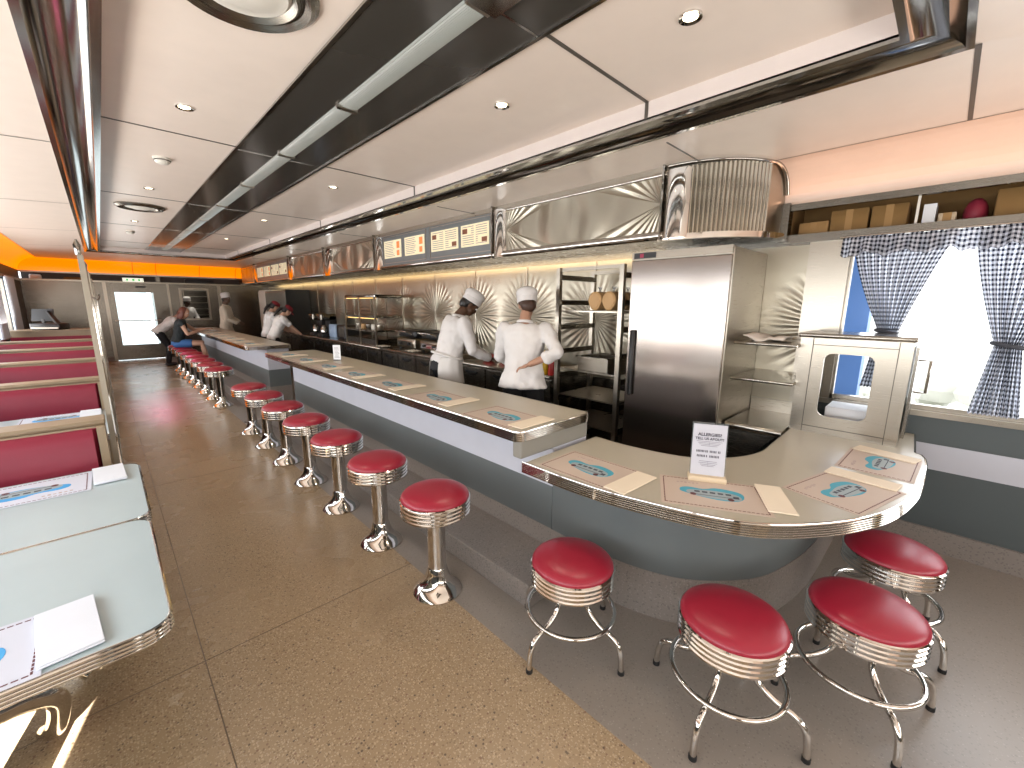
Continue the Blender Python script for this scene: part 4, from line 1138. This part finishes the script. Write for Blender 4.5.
# boxes and things in the shelf slot above the window
def sbox(y0, y1, h, label, m_=CARD, x=3.86, d=.25):
    o = MB().box(0,d,-(y1-y0)/2,(y1-y0)/2,0,h,bev=.004).build('cardboard_box', m_, None, loc=(x,(y0+y1)/2,2.0755))
    MB().box(-.001,.0,-.02,.02,0,h).build('tape', CARD, o, smooth=False)
    tag(o, label, 'box')
sbox(.70,.88,.13,'small open cardboard box at the left end of the high shelf')
sbox(.48,.69,.19,'brown cardboard box on the high shelf, second from the hood', CARD_D)
sbox(.28,.465,.19,'brown cardboard box on the high shelf left of the dark gap', CARD_D)
sbox(.055,.135,.10,'small pale cardboard box beside the red bag on the high shelf', SANDWOOD)
sbox(-.9,-.10,.20,'long cardboard carton on the high shelf above the right curtain', CARD_D)
o = MB().sphere((0,0,.09), .10, .055, .09, 16).build('red_bag', mat('dark_red_bag',(.22,.01,.03),0,.6), None, loc=(3.96,-.025,2.0755)); tag(o, 'rounded dark red bag on the high shelf', 'bag')
o = MB().box(0,.2,-.03,.03,0,.17).build('white_book', WHITE, None, loc=(3.9,.10+.08,2.0755), smooth=False); tag(o, 'grey white packet standing on the high shelf beside the pale box', 'packet')
# things on the end shelf
for i, (x, w_, h_, m_, l) in enumerate(((-1.05,.2,.12,WHITE,'white bundle on the dark shelf at the far left corner'),(-.4,.35,.08,CARD_D,'low brown box on the dark shelf left of the end door'),(2.2,.7,.13,BLACK,'long black case on the dark shelf above the pass-through'))):
    o = MB().box(-w_/2,w_/2,0,.2,0,h_,bev=.02).build('shelf_box', m_, None, loc=(x,Y1+.03,2.1005)); tag(o, l, 'box')

# ------------------------------------------------------------------ curtains
def sheet(fn, nu, nv, name, m_, parent, uvs):
    b = MB(); b.uv = []
    for j in range(nv+1):
        for i in range(nu+1):
            b.v.append(fn(i/nu, j/nv)); b.uv.append(uvs(i/nu, j/nv))
    for j in range(nv):
        for i in range(nu):
            a = j*(nu+1)+i; b.f.append((a, a+1, a+nu+2, a+nu+1))
    return b.build(name, m_, parent, angle=180)
def tie_curtain(t, yL, yR, ztop, ztie, zbot, ytie, wtie, flare_bot, x=0):
    """drape from [yL,yR] at the top gathered to ytie at ztie and flaring a little below; local coords, larger y = left in view"""
    W = abs(yL-yR)
    def prof(v):
        z = ztop+(zbot-ztop)*v
        if z > ztie:
            s_ = (ztop-z)/(ztop-ztie); k = s_**1.35
            a = yL+(ytie+wtie/2-yL)*k; b = yR+(ytie-wtie/2-yR)*(s_**.8)
        else:
            s_ = (ztie-z)/(ztie-zbot+1e-6); a = ytie+wtie/2+flare_bot*s_; b = ytie-wtie/2-flare_bot*s_
        return a, b, z
    def fn(u, v):
        a, b, z = prof(v); w = abs(a-b)
        amp = .012+.020*(1-w/W)
        return (x-.05+amp*math.sin(u*2*PI*11+v*2.5)+.4*amp*math.sin(u*2*PI*23), a+(b-a)*u, z)
    sheet(fn, 170, 44, 'drape', GING, t, lambda u, v: (u*W*1.25, v*(ztop-zbot)))
    MB().tube([(x-.05+.045*math.cos(a), ytie+(wtie/2+.01)*math.sin(a), ztie+.012*math.sin(a)) for a in [2*PI*i/24 for i in range(24)]], .012, 8, closed=True).build('tie_band', mat('dark_grey_tie',(.06,.065,.08),0,.9), t)
def valance(t, y0, y1, ztop, drop, x=0):
    W = abs(y1-y0)
    def fn(u, v):
        z = ztop-drop*v*(1+.12*math.sin(u*W*34)+.05*math.sin(u*W*90))
        amp = .008+.022*v
        return (x-.075-.02*v+amp*math.sin(u*W*2*PI*13)+.3*amp*math.sin(u*W*2*PI*31), y0+(y1-y0)*u, z)
    sheet(fn, int(W*220), 10, 'ruffled_valance', GING, t, lambda u, v: (u*W*1.3, v*drop))
t = thing('gingham_curtain', 'black and white gingham curtain tied back at the left of the right-hand window', 'curtain', (3.80,.2,0))
tie_curtain(t, .52-.2, -.0-.2+.02, 2.04, 1.43, 1.05, .27-.2, .10, .05)
valance(t, .58-.2, -.06-.2, 2.055, .115)
t = thing('gingham_curtain', 'black and white gingham curtain tied back at the right edge of the photo', 'curtain', (3.80,-.45,0))
tie_curtain(t, -.05+.45, -.62+.45, 2.04, 1.38, .96, -.235+.45-.03, .11, .05)
valance(t, -.06+.45, -.66+.45, 2.055, .115)
o = MB().tube([(3.745,-1.2,2.062),(3.745,.6,2.062)], .006, 8).build('curtain_rail', CHROME, None); tag(o, 'thin metal curtain rail above the right-hand window', 'curtain rail')
GW = mat('sheer_grey_curtain', (.62,.66,.74), 0, .8)
for (ya, yb, lab) in ((13.6,12.6,'pale bluish curtain hanging at the far end of the left windows'),(11.6,10.9,'pale bluish curtain by the left windows, nearer one')):
    t = thing('window_curtain', lab, 'curtain', (X0+.06,(ya+yb)/2,0))
    h = (ya-yb)/2
    sheet(lambda u, v: (.03*math.sin(u*2*PI*7), -h+2*h*u, 2.05-1.1*v), 80, 10, 'drape', GW, t, lambda u, v: (u, v))
    MB().tube([(0,-h,2.055),(0,h,2.055)], .01, 8).build('curtain_rod', STEEL, t)

# ------------------------------------------------------------------ outdoors
struct(MB().box(4.6, 60, -40, 40, -.6, -.5).box(-60, -1.6, -40, 60, -.6, -.5).build('ground', GROUNDM, smooth=False))
bp_ = MB().box(4.35,4.55,.44,.72,-.5,3).build('blue_post', BLUEP, None, smooth=False); tag(bp_, 'blue painted post outside the left edge of the right-hand window', 'post')
MB().box(4.28,4.62,.37,.79,-.5,-.30).build('footing', GROUNDM, bp_, smooth=False)
for i in range(14):
    m = MB(); r0 = random.uniform(.5,1.1)
    for k in range(14): m.sphere((random.gauss(0,r0*.4),random.gauss(0,r0*.4),abs(random.gauss(0,r0*.25))), r0*random.uniform(.15,.3), seg=8)
    o = m.build('shrub', FOLI, None, loc=(random.uniform(8,11)+(i%2)*3,-9+i*1.5,-.5)); tag(o, 'pale sunlit shrub outside the right-hand window', 'shrub', 'pale shrubs outside the window')
wallo = struct(MB().box(-1.5,2.6,17.9,18.0,-.5,3.2).box(-1.5,-1.4,15.8,18.0,-.5,3.2).build('wall_outside', BLINDC, smooth=False)) if False else None
# pale building face seen through the end door
bo = MB().box(-.6,1.15,18.6,18.8,-.5,3.4).build('outside_wall', BLINDC, None, smooth=False); tag(bo, 'pale self-glowing wall seen through the glass of the end door', 'wall')

# ================================================================== PEOPLE
def ik(a, b, l1, l2, pole):
    a, b, pole = Vector(a), Vector(b), Vector(pole)
    d = b-a; L_ = min(d.length, (l1+l2)*.999); dn = d.normalized(); b = a+dn*L_
    x = (l1*l1-l2*l2+L_*L_)/(2*L_); h = math.sqrt(max(0, l1*l1-x*x))
    p = pole-dn*pole.dot(dn); p.normalize()
    return a+dn*x+p*h, b
def limb(m, pts, rs, seg=14):
    m.tube([tuple(p) for p in pts], rs, seg)
    for p, r in zip(pts, rs): m.sphere(p, r, seg=12)
def loft(m, secs, seg=24):
    """secs: (x,y,z, rx, ry, tilt)"""
    vs = []
    for (x, y, z, rx, ry, tl_) in secs:
        for i in range(seg):
            a = 2*PI*i/seg; px, py = rx*math.cos(a), ry*math.sin(a)
            vs.append((x+px*math.cos(tl_), y+py, z-px*math.sin(tl_)))
    fs = []; n = len(secs)
    for k in range(n-1):
        for i in range(seg): j = (i+1) % seg; fs.append((k*seg+i, k*seg+j, (k+1)*seg+j, (k+1)*seg+i))
    fs.append(tuple(range(seg-1,-1,-1))); fs.append(tuple(range((n-1)*seg, n*seg)))
    m.add(vs, fs)
def remesh(o, vox, it=2):
    r = o.modifiers.new('remesh', 'REMESH'); r.mode = 'VOXEL'; r.voxel_size = vox; r.use_smooth_shade = True
    if it: s_ = o.modifiers.new('smooth', 'SMOOTH'); s_.factor = .5; s_.iterations = it
FOLDS = bpy.data.textures.new('cloth_folds', 'CLOUDS'); FOLDS.noise_scale = .085; FOLDS.noise_depth = 1
def person(label, loc, heading, P):
    """local frame: facing +X, left is +Y"""
    S = P.get('h', 1.75)/1.75; vox = P.get('vox', .012)
    root = thing('person', label, 'person', loc, heading)
    V3 = lambda x, y, z: Vector((x, y, z))*S
    sit = P.get('sit', False)
    hz = P.get('hipz', .93)
    lean = P.get('lean', .1)                       # forward lean of the trunk, radians
    pelvis = V3(P.get('hipx', 0), 0, hz)
    ax = Vector((math.sin(lean), 0, math.cos(lean)))
    def up(d, fx=0): return pelvis+ax*d*S+Vector((fx*S*math.cos(lean), 0, -fx*S*math.sin(lean)))
    neck = up(.53); ln2 = lean+P.get('headlean', .15)
    turn = P.get('turn', 0)
    hax = Vector((math.sin(ln2), 0, math.cos(ln2)))
    head = neck+hax*.15*S+Vector((.02*S,0,0))
    HR = Matrix.Rotation(turn, 4, 'Z') @ Matrix.Rotation(ln2, 4, 'Y')
    R3 = HR.to_3x3()
    def hp(x, y, z): return head+R3 @ (Vector((x,y,z))*S)
    sh = [up(.455)+Vector((0,s_*P.get('shw',.175)*S,0)) for s_ in (1,-1)]   # left, right
    skin = MB()
    bw = P.get('bulk', 1.0)
    secs = []
    for d, rx, ry, fx in ((-.07,.09,.13,0),(0,.105,.165,0),(.10,.098,.150,.005),(.20,.095,.140,.008),(.32,.108,.158,.010),(.42,.100,.165,0),(.47,.075,.12,-.005),(.50,.055,.06,-.005)):
        p = up(d, fx); secs.append((p.x, p.y, p.z, rx*S*bw, ry*S*bw, lean))
    loft(skin, secs)
    limb(skin, [up(.46), neck, neck+hax*.07*S], [.058*S,.052*S,.050*S])
    # head: skull, jaw, nose, ears
    skin.sphere(hp(-.008,0,.03), .094*S, .075*S, .095*S, 20, M=HR)
    skin.sphere(hp(.028,0,-.045), .060*S, .052*S, .062*S, 16, M=HR)
    skin.sphere(hp(.088,0,-.015), .018*S, .012*S, .024*S, 10, M=HR)
    for s_ in (1,-1): skin.sphere(hp(-.005,s_*.076,-.005), .018*S, .008*S, .030*S, 10, M=HR)
    skin.sphere(hp(.062,0,-.075), .022*S,.024*S,.018*S,10,M=HR)
    arms = []; la, lf = .285*S, .25*S
    for i, s_ in enumerate((1,-1)):
        tgt = Vector(P['hands'][i])*S
        pole = Vector(P.get('elbow', ((-.4,s_*.8,-1),(-.4,s_*.8,-1)))[i])
        el, wr_ = ik(sh[i], tgt, la, lf, pole); arms.append((sh[i], el, wr_))
        limb(skin, [sh[i], sh[i].lerp(el,.35), el, el.lerp(wr_,.3), wr_], [.052*S,.046*S,.038*S,.038*S,.026*S])
        # hand with palm, four fingers and a thumb
        d = (wr_-el).normalized(); side = Vector((0,0,1)).cross(d); side = side.normalized() if side.length > .1 else Vector((1,0,0))
        nrm = d.cross(side).normalized()
        pc = wr_+d*.045*S
        Mh = Matrix((d, side, nrm)).transposed().to_4x4()
        skin.sphere(pc, .048*S, .040*S, .016*S, 14, M=Mh)
        fr_ = max(.0085*S, vox*.9)
        for f, (off, ln_) in enumerate(((.030,.066),(.010,.076),(-.010,.070),(-.029,.054))):
            b_ = pc+d*.030*S+side*off*S
            p1 = b_+d*ln_*.45*S-nrm*-.006*S; p2 = p1+(d*.8-nrm*.55*(1 if nrm.z > 0 else -1)).normalized()*ln_*.32*S
            p3 = p2+(d*.35-nrm*.9*(1 if nrm.z > 0 else -1)).normalized()*ln_*.26*S
            skin.tube([tuple(b_),tuple(p1),tuple(p2),tuple(p3)], [fr_,fr_,fr_*.95,fr_*.85], 8)
        th = side*(-s_)*1.0
        b_ = wr_+d*.02*S+th*.022*S
        skin.tube([tuple(b_), tuple(b_+(d*.5+th*.8)*.03*S), tuple(b_+(d*.9+th*.75)*.05*S)], [fr_*1.25,fr_*1.15,fr_], 8)
    legs = []; lt, ls = .44*S, .42*S
    for i, s_ in enumerate((1,-1)):
        hip = pelvis+V3(0,s_*.088,-.03)
        ank = Vector(P['feet'][i])*S if 'feet' in P else V3(P.get('hipx',0)*.0+.0, s_*.10, .085)
        kn, ank2 = ik(hip, ank, lt, ls, Vector((1,s_*.12,0)) if not sit else Vector((.3,s_*.1,1)))
        legs.append((hip, kn, ank2))
        limb(skin, [hip, hip.lerp(kn,.4), kn, kn.lerp(ank2,.35), ank2], [.083*S*bw,.076*S*bw,.054*S,.055*S,.036*S])
        toe = ank2+Vector((.14*S,s_*.02*S,-.055*S))
        skin.sphere(ank2+Vector((.05*S,0,-.05*S)), .12*S, .042*S, .035*S, 12)
    body = skin.build('body', P['skin'], root, angle=180); remesh(body, vox)
    # face details
    if P.get('face', True):
        for s_ in (1,-1):
            e = MB().sphere(hp(.073,s_*.031,.012), .011*S, .012*S, .008*S, 10, M=HR).build('eye', WHITE, root)
            MB().sphere(hp(.0815,s_*.031,.012), .0045*S, .0055*S, .0055*S, 8, M=HR).build('pupil', BLACK, e)
        MB().sphere(hp(.083,0,-.058), .008*S, .024*S, .006*S, 10, M=HR).build('mouth', mat('lip', tuple(c*.7 for c in P['skin'].node_tree.nodes['Principled BSDF'].inputs['Base Color'].default_value[:3]), 0, .5), root)
    # shirt
    cv = .016
    def trunk_shell(z0, z1, ex, m_, name, sleeves, flare=0, vox_=None):
        m = MB(); secs = []
        base_ = ((-.16,.105,.170,0),(-.07,.110,.172,0),(0,.110,.168,0),(.10,.100,.155,.005),(.20,.098,.146,.008),(.32,.110,.162,.010),(.42,.104,.172,0),(.475,.080,.125,-.005),(.505,.060,.066,-.005))
        for d, rx, ry, fx in base_:
            if d < z0-.001 or d > z1+.001: continue
            f = 1+flare*max(0, (.1-d))
            p = up(d, fx); secs.append((p.x, p.y, p.z, (rx*bw+ex)*S*f, (ry*bw+ex)*S*f, lean if d > -.05 else lean*.6))
        loft(m, secs, 28)
        for i in range(2):
            s0_, el, wr_ = arms[i]
            if sleeves == 'long': limb(m, [s0_, s0_.lerp(el,.5), el, el.lerp(wr_,.5), el.lerp(wr_,.90)], [(.055+ex)*S,(.047+ex)*S,(.042+ex)*S,(.038+ex)*S,(.032+ex)*S])
            elif sleeves == 'rolled': limb(m, [s0_, s0_.lerp(el,.5), el, el.lerp(wr_,.40)], [(.055+ex)*S,(.047+ex)*S,(.044+ex)*S,(.044+ex)*S])
            elif sleeves == 'short': limb(m, [s0_, s0_.lerp(el,.35), s0_.lerp(el,.62)], [(.055+ex)*S,(.052+ex)*S,(.050+ex)*S])
            elif sleeves == 'cap': limb(m, [s0_, s0_.lerp(el,.15)], [(.050+ex)*S,(.050+ex)*S])
        o = m.build(name, m_, root, angle=180); remesh(o, max(vox, .012), 3)
        dm = o.modifiers.new('folds', 'DISPLACE'); dm.texture = FOLDS; dm.strength = .028*S; dm.mid_level = .5
        return o
    trunk_shell(P.get('shirt_from', -.07), .505, cv, P['shirt'], 'shirt', P.get('sleeves','long'), P.get('flare',0))
    # collar
    MB().tube([(neck.x+(.062*math.cos(a))*S, .062*math.sin(a)*S, neck.z-.008*S-.012*S*math.cos(a)) for a in [2*PI*i/20 for i in range(20)]], .014*S, 8, closed=True).build('collar', P['shirt'], root)
    # trousers / shorts
    m = MB()
    p0, p1 = up(.07), up(-.07)
    loft(m, [(p1.x,0,p1.z,.115*S*bw,.175*S*bw,lean*.5),(pelvis.x,0,pelvis.z,.116*S*bw,.176*S*bw,lean),(p0.x,0,p0.z,.106*S*bw,.160*S*bw,lean)])
    for hip, kn, ank in legs:
        if P.get('shorts'): limb(m, [hip, hip.lerp(kn,.25), hip.lerp(kn,.5)], [.098*S,.094*S,.086*S])
        else: limb(m, [hip, hip.lerp(kn,.5), kn, kn.lerp(ank,.5), kn.lerp(ank,.95)], [.098*S*bw,.088*S*bw,.070*S,.066*S,.060*S])
    o = m.build('shorts' if P.get('shorts') else 'trousers', P['trousers'], root, angle=180); remesh(o, max(vox,.012), 2)
    for hip, kn, ank in legs:
        m = MB()
        m.sphere(ank+Vector((.05*S,0,-.046*S)), .135*S, .050*S, .042*S, 14)
        o = m.build('shoe', P.get('shoes', BLACK), root)
    # apron
    if P.get('apron'):
        m = MB(); n = 30; vs = []; rows = ((.10,.034,.0),(.02,.044,.0),(-.10,.052,.01),(-.25,.060,.02),(-.45,.066,.03))
        for d, ex, fx in rows:
            p = up(d) if d > 0 else pelvis+Vector((fx*S,0,d*S))
            for i in range(n+1):
                a = -2.55+5.1*i/n
                w = 1+.03*math.sin(i*1.9+d*9)
                vs.append((p.x+(.112+ex)*S*math.cos(a)*w, (.172+ex)*S*math.sin(a)*w, p.z))
        m.add(vs, [(r*(n+1)+i, r*(n+1)+i+1, (r+1)*(n+1)+i+1, (r+1)*(n+1)+i) for r in range(len(rows)-1) for i in range(n)])
        o = m.build('apron', APRON, root, angle=180); s_ = o.modifiers.new('solid','SOLIDIFY'); s_.thickness = .006
        sb = o.modifiers.new('sub','SUBSURF'); sb.levels = 1; sb.render_levels = 1
        w_ = up(.09)
        MB().tube([(w_.x+.150*S*math.cos(a), .212*S*math.sin(a), w_.z-.15*S*math.cos(a)*lean) for a in [2*PI*i/32 for i in range(32)]], .012*S, 8, closed=True).build('apron_string', APRON, root)
    # hair
    if P.get('hair'):
        m = MB()
        m.sphere(hp(-.022,0,.040), .096*S, .086*S, .090*S, 18, M=HR)
        m.sphere(hp(-.05,0,-.015), .062*S, .074*S, .072*S, 14, M=HR)
        if P.get('long_hair') == 'loose':
            m.sphere(hp(-.065,0,-.09), .060*S, .090*S, .13*S, 14, M=HR)
            for s_ in (1,-1): m.sphere(hp(-.005,s_*.082,-.05), .050*S, .026*S, .11*S, 12, M=HR)
        if P.get('long_hair') == 'tail':
            q = [hp(-.09,0,.01), hp(-.14,0,-.06), hp(-.15,0,-.16), hp(-.13,0,-.26)]
            m.tube([tuple(v_) for v_ in q], [.03*S,.036*S,.032*S,.012*S], 12)
            for v_ in q: m.sphere(v_, .025*S, seg=8)
        o = m.build('hair', P['hair'], root, angle=180); remesh(o, .010, 2)
    if P.get('hat') == 'chef':
        HM = HR.copy()
        Mt = Matrix.Translation(hp(-.015,0,.045)) @ HR @ Matrix.Rotation(-.25, 4, 'Y') @ Matrix.Diagonal((S*1.05,S*.93,S,1))
        MB().lathe([(.092,-.02),(.098,-.015),(.099,.03),(.094,.032)], 32, M=Mt, cap=False).build('hat_band', P.get('hatm', CLOTH), root)
        o = MB().lathe([(.094,.025),(.104,.050),(.106,.075),(.094,.100),(.062,.118),(.001,.124)], 32, M=Mt, cap=False).build('hat', P.get('hatm', CLOTH), root)
    if P.get('hat') == 'cap':
        Mt = Matrix.Translation(hp(-.010,0,.045)) @ HR @ Matrix.Diagonal((S*1.05,S*.93,S,1))
        MB().lathe([(.098,-.01),(.099,.02),(.092,.055),(.066,.080),(.001,.092)], 32, M=Mt, cap=False).build('cap', REDCAP, root)
        m = MB(); n = 14; vs = []
        for r_ in (0,1):
            for i in range(n+1):
                a = -1.1+2.2*i/n
                vs.append(Mt @ Vector((.092*math.cos(a)+r_*.075*math.cos(a*.6), .092*math.sin(a), -.004-.018*r_)))
        o = m.add(vs, [(i,i+1,n+2+i,n+1+i) for i in range(n)]).build('cap_brim', REDCAP, root); s_ = o.modifiers.new('solid','SOLIDIFY'); s_.thickness = .004
    return root

person('cook with white cap and apron stooping over the bench, left of the near pair', (2.64,3.68,0), math.radians(-14), dict(
    h=1.80, hipx=-.06, lean=.32, headlean=.48, turn=-.25, skin=SKIN_D, shirt=CLOTH, sleeves='long', trousers=TROUSER, apron=True, hair=HAIR_K, hat='chef',
    hands=((.46,.16,1.0),(.35,-.22,1.0)), elbow=((-.3,.7,-1),(-.5,-.6,-1)), vox=.007, shw=.195, bulk=1.14, shirt_from=.0, feet=((-.06,.1,.085),(-.02,-.1,.085))))
person('cook with white cap seen from behind with hand on hip, nearer the tray rack', (2.66,2.60,0), math.radians(32), dict(
    h=1.74, lean=.12, headlean=.36, turn=.40, shw=.19, skin=SKIN_M, shirt=CLOTH, sleeves='rolled', trousers=TROUSER, hair=HAIR_B, hat='chef',
    hands=((.36,.16,1.02),(-.16,-.10,1.10)), elbow=((-.3,.8,-1),(-.25,-1,-.1)), vox=.007, bulk=1.06, shirt_from=-.07, flare=.8))
person('cook in cream jacket and white cap standing behind the far counter end', (2.38,13.55,0), math.radians(-25), dict(
    h=1.82, lean=.06, headlean=.05, turn=-.35, skin=SKIN_D, shirt=CLOTH_C, sleeves='long', trousers=CLOTH_C, hair=HAIR_K, hat='chef',
    hands=((.28,.12,1.02),(.28,-.14,1.0)), vox=.013, bulk=1.1, shirt_from=-.16))
person('server in white blouse and dark red cap, left of two at the far bench', (2.66,10.75,0), math.radians(5), dict(
    h=1.66, lean=.22, headlean=.35, skin=SKIN_L, shirt=CLOTH, sleeves='short', trousers=TROUSER, hair=HAIR_K, long_hair='tail', hat='cap',
    hands=((.45,.15,1.0),(.45,-.15,1.0)), vox=.013, bulk=.95))
person('server in white blouse and dark red cap bending lower, right of two', (2.66,10.02,0), math.radians(0), dict(
    h=1.62, lean=.42, headlean=.35, hipx=-.08, skin=SKIN_L, shirt=CLOTH, sleeves='short', trousers=TROUSER, hair=HAIR_K, long_hair='tail', hat='cap',
    hands=((.50,.15,.96),(.52,-.12,.94)), vox=.013, bulk=.98))
person('seated woman with auburn hair, dark top and blue shorts at the far counter', (1.12,11.72,0), math.radians(-8), dict(
    h=1.70, sit=True, hipz=.74, hipx=0, lean=.24, headlean=.10, turn=-.45, skin=SKIN_L, shirt=TEAL, sleeves='cap', trousers=SHORTS, shorts=True, hair=HAIR_R, long_hair='loose',
    hands=((.55,.10,1.02),(.40,-.10,.98)), feet=((.50,.10,.29),(.52,-.12,.29)), vox=.012, shirt_from=.0))
person('standing person in white shirt and black trousers leaning behind the seated woman', (1.07,13.6,0), math.radians(-5), dict(
    h=1.64, lean=.85, headlean=.0, hipx=-.12, skin=SKIN_M, shirt=CLOTH, sleeves='long', trousers=TROUSER, hair=HAIR_B,
    hands=((.55,.15,.98),(.55,-.15,.98)), vox=.013))
person('kitchen worker in tall white hat seen through the pass-through window', (1.88,16.3,0), math.radians(-60), dict(
    h=1.72, lean=.05, headlean=.2, skin=SKIN_D, shirt=CLOTH, sleeves='long', trousers=TROUSER, hair=HAIR_K, hat='chef',
    hands=((.3,.15,1.0),(.3,-.15,1.0)), vox=.014))
# storage shelf in the back kitchen
t = thing('storage_shelves', 'steel storage shelves seen through the pass-through window', 'shelves', (2.45,17.3,0))
for sx in (-.5,.5):
    for sy in (-.2,.2): MB().box(sx-.015,sx+.015,sy-.015,sy+.015,0,2.1).build('upright', STEEL, t, smooth=False)
for z in (.3,.8,1.15,1.35,1.55,1.75,1.95): MB().box(-.5,.5,-.2,.2,z,z+.02).build('shelf', STEEL, t, smooth=False)
# plate in front of the woman
o = MB().lathe([(.05,0),(.06,.004),(.11,.014),(.115,.018),(.06,.008),(.001,.006)], 28, cap=False).build('plate', WHITE, None, loc=(1.83,11.85,.9325)); tag(o, 'white plate on the far counter in front of the seated woman', 'plate')

# ================================================================== LIGHT
def area(name, loc, rot, sx, sy, power, color=(1,1,1), spread=PI):
    l = bpy.data.lights.new(name, 'AREA'); l.shape = 'RECTANGLE'; l.size = sx; l.size_y = sy; l.energy = power; l.color = color; l.spread = spread
    o = bpy.data.objects.new(name, l); o.location = loc; o.rotation_euler = rot; col.objects.link(o); return o
def spot(name, loc, target, power, size, color, blend=.15, radius=.02):
    l = bpy.data.lights.new(name, 'SPOT'); l.energy = power; l.spot_size = size; l.spot_blend = blend; l.color = color; l.shadow_soft_size = radius
    o = bpy.data.objects.new(name, l); o.location = loc
    o.rotation_euler = (Vector(target)-Vector(loc)).to_track_quat('-Z','Y').to_euler(); col.objects.link(o); return o
# daylight through the windows, plus added fill lamps
area('daylight_left', (X0-.25, 5.5, 1.55), (0, -PI/2, 0), 1.2, 15, 190, (.84,.92,1))
area('ceiling_wash_left', (X0+.04, 5.5, 1.25), (0, math.radians(-140), 0), .5, 14, 150, (1,.92,.84))  # added uplight inside the left windows to brighten the ceiling
area('daylight_right', (X1+.32, -.7, 1.5), (0, PI/2, 0), 1.1, 2.3, 32, (.88,.94,1))
area('rear_fill', (1.3, Y0+.06, 1.35), (math.radians(115), 0, 0), 4.4, 1.1, 120, (1,.95,.90))  # added fill before the solid back wall, no window behind it
# lamps under the hood, washing the quilted wall
area('hood_lamp', (3.50, 8.3, 2.07), (0,math.radians(-68),0), .04, 12.5, 11, (1,.72,.34))
area('back_kitchen_lamp', (2.2,16.6,2.35), (0,0,0), 1.5, 1.5, 30, (1,.95,.85))
for (x, y_) in names:
    spot('downlight_beam', (x,y_,ZC-.02), (x,y_,0), 26, math.radians(95), (1,.86,.68), .8, .04)
spot('pink_floor_fill', (.75,12.9,2.4), (.68,8.8,0), 160, math.radians(20), (1,.16,.40), 1, .1)  # added spot to tint the far floor pink; no neon fitting exists
# cove lamps
area('cove_lamp', (3.70,-.4,2.345), (0,math.radians(160),0), .05, 3.0, 2.2, (1,.55,.36))
# low sun through the nearest left window
spot('sun_shaft', (-3.8,-10.5,5.6), (-.24,2.10,0), 300000, math.radians(3.4), (1,.97,.90), .03, .02)
w = bpy.data.worlds.new('world'); bpy.context.scene.world = w; w.use_nodes = True
nt = w.node_tree; bg = nt.nodes['Background']
sky = nt.nodes.new('ShaderNodeTexSky'); sky.sky_type = 'HOSEK_WILKIE'; sky.turbidity = 4; sky.sun_direction = (-.5,-.3,.8)
mx = nt.nodes.new('ShaderNodeMix'); mx.data_type = 'RGBA'; mx.inputs['Factor'].default_value = .75
nt.links.new(sky.outputs[0], mx.inputs[6]); mx.inputs[7].default_value = (1,1,1,1)
nt.links.new(mx.outputs[2], bg.inputs[0]); bg.inputs[1].default_value = 3.2

# ================================================================== CAMERA
F, PITCH, YAW, ROLL = 417.83, .190, .770637, .00687893
cam = bpy.data.cameras.new('camera'); cam.sensor_width = 36; cam.lens = 36*F/1024; cam.clip_start = .02
co = bpy.data.objects.new('camera', cam); col.objects.link(co); bpy.context.scene.camera = co
cy, sy = math.cos(YAW), math.sin(YAW); cp_, sp_ = math.cos(PITCH), math.sin(PITCH)
r1 = Vector((cy,-sy,0)); f1 = Vector((sy,cy,0)); u1 = Vector((0,0,1))
fwd = f1*cp_-u1*sp_; up_ = f1*sp_+u1*cp_
c, s = math.cos(ROLL), math.sin(ROLL)
xr = r1*c+up_*s; yu = -r1*s+up_*c
M = Matrix((xr, yu, -fwd)).transposed().to_4x4(); M.translation = Vector((0,0,1.6))
co.matrix_world = M
sc = bpy.context.scene
sc.view_settings.view_transform = 'Standard'; sc.view_settings.exposure = 0.0; sc.view_settings.gamma = 1.0
sc.cycles.max_bounces = 8; sc.cycles.diffuse_bounces = 4; sc.cycles.glossy_bounces = 5; sc.cycles.use_denoising = True
sc.cycles.sample_clamp_indirect = 6
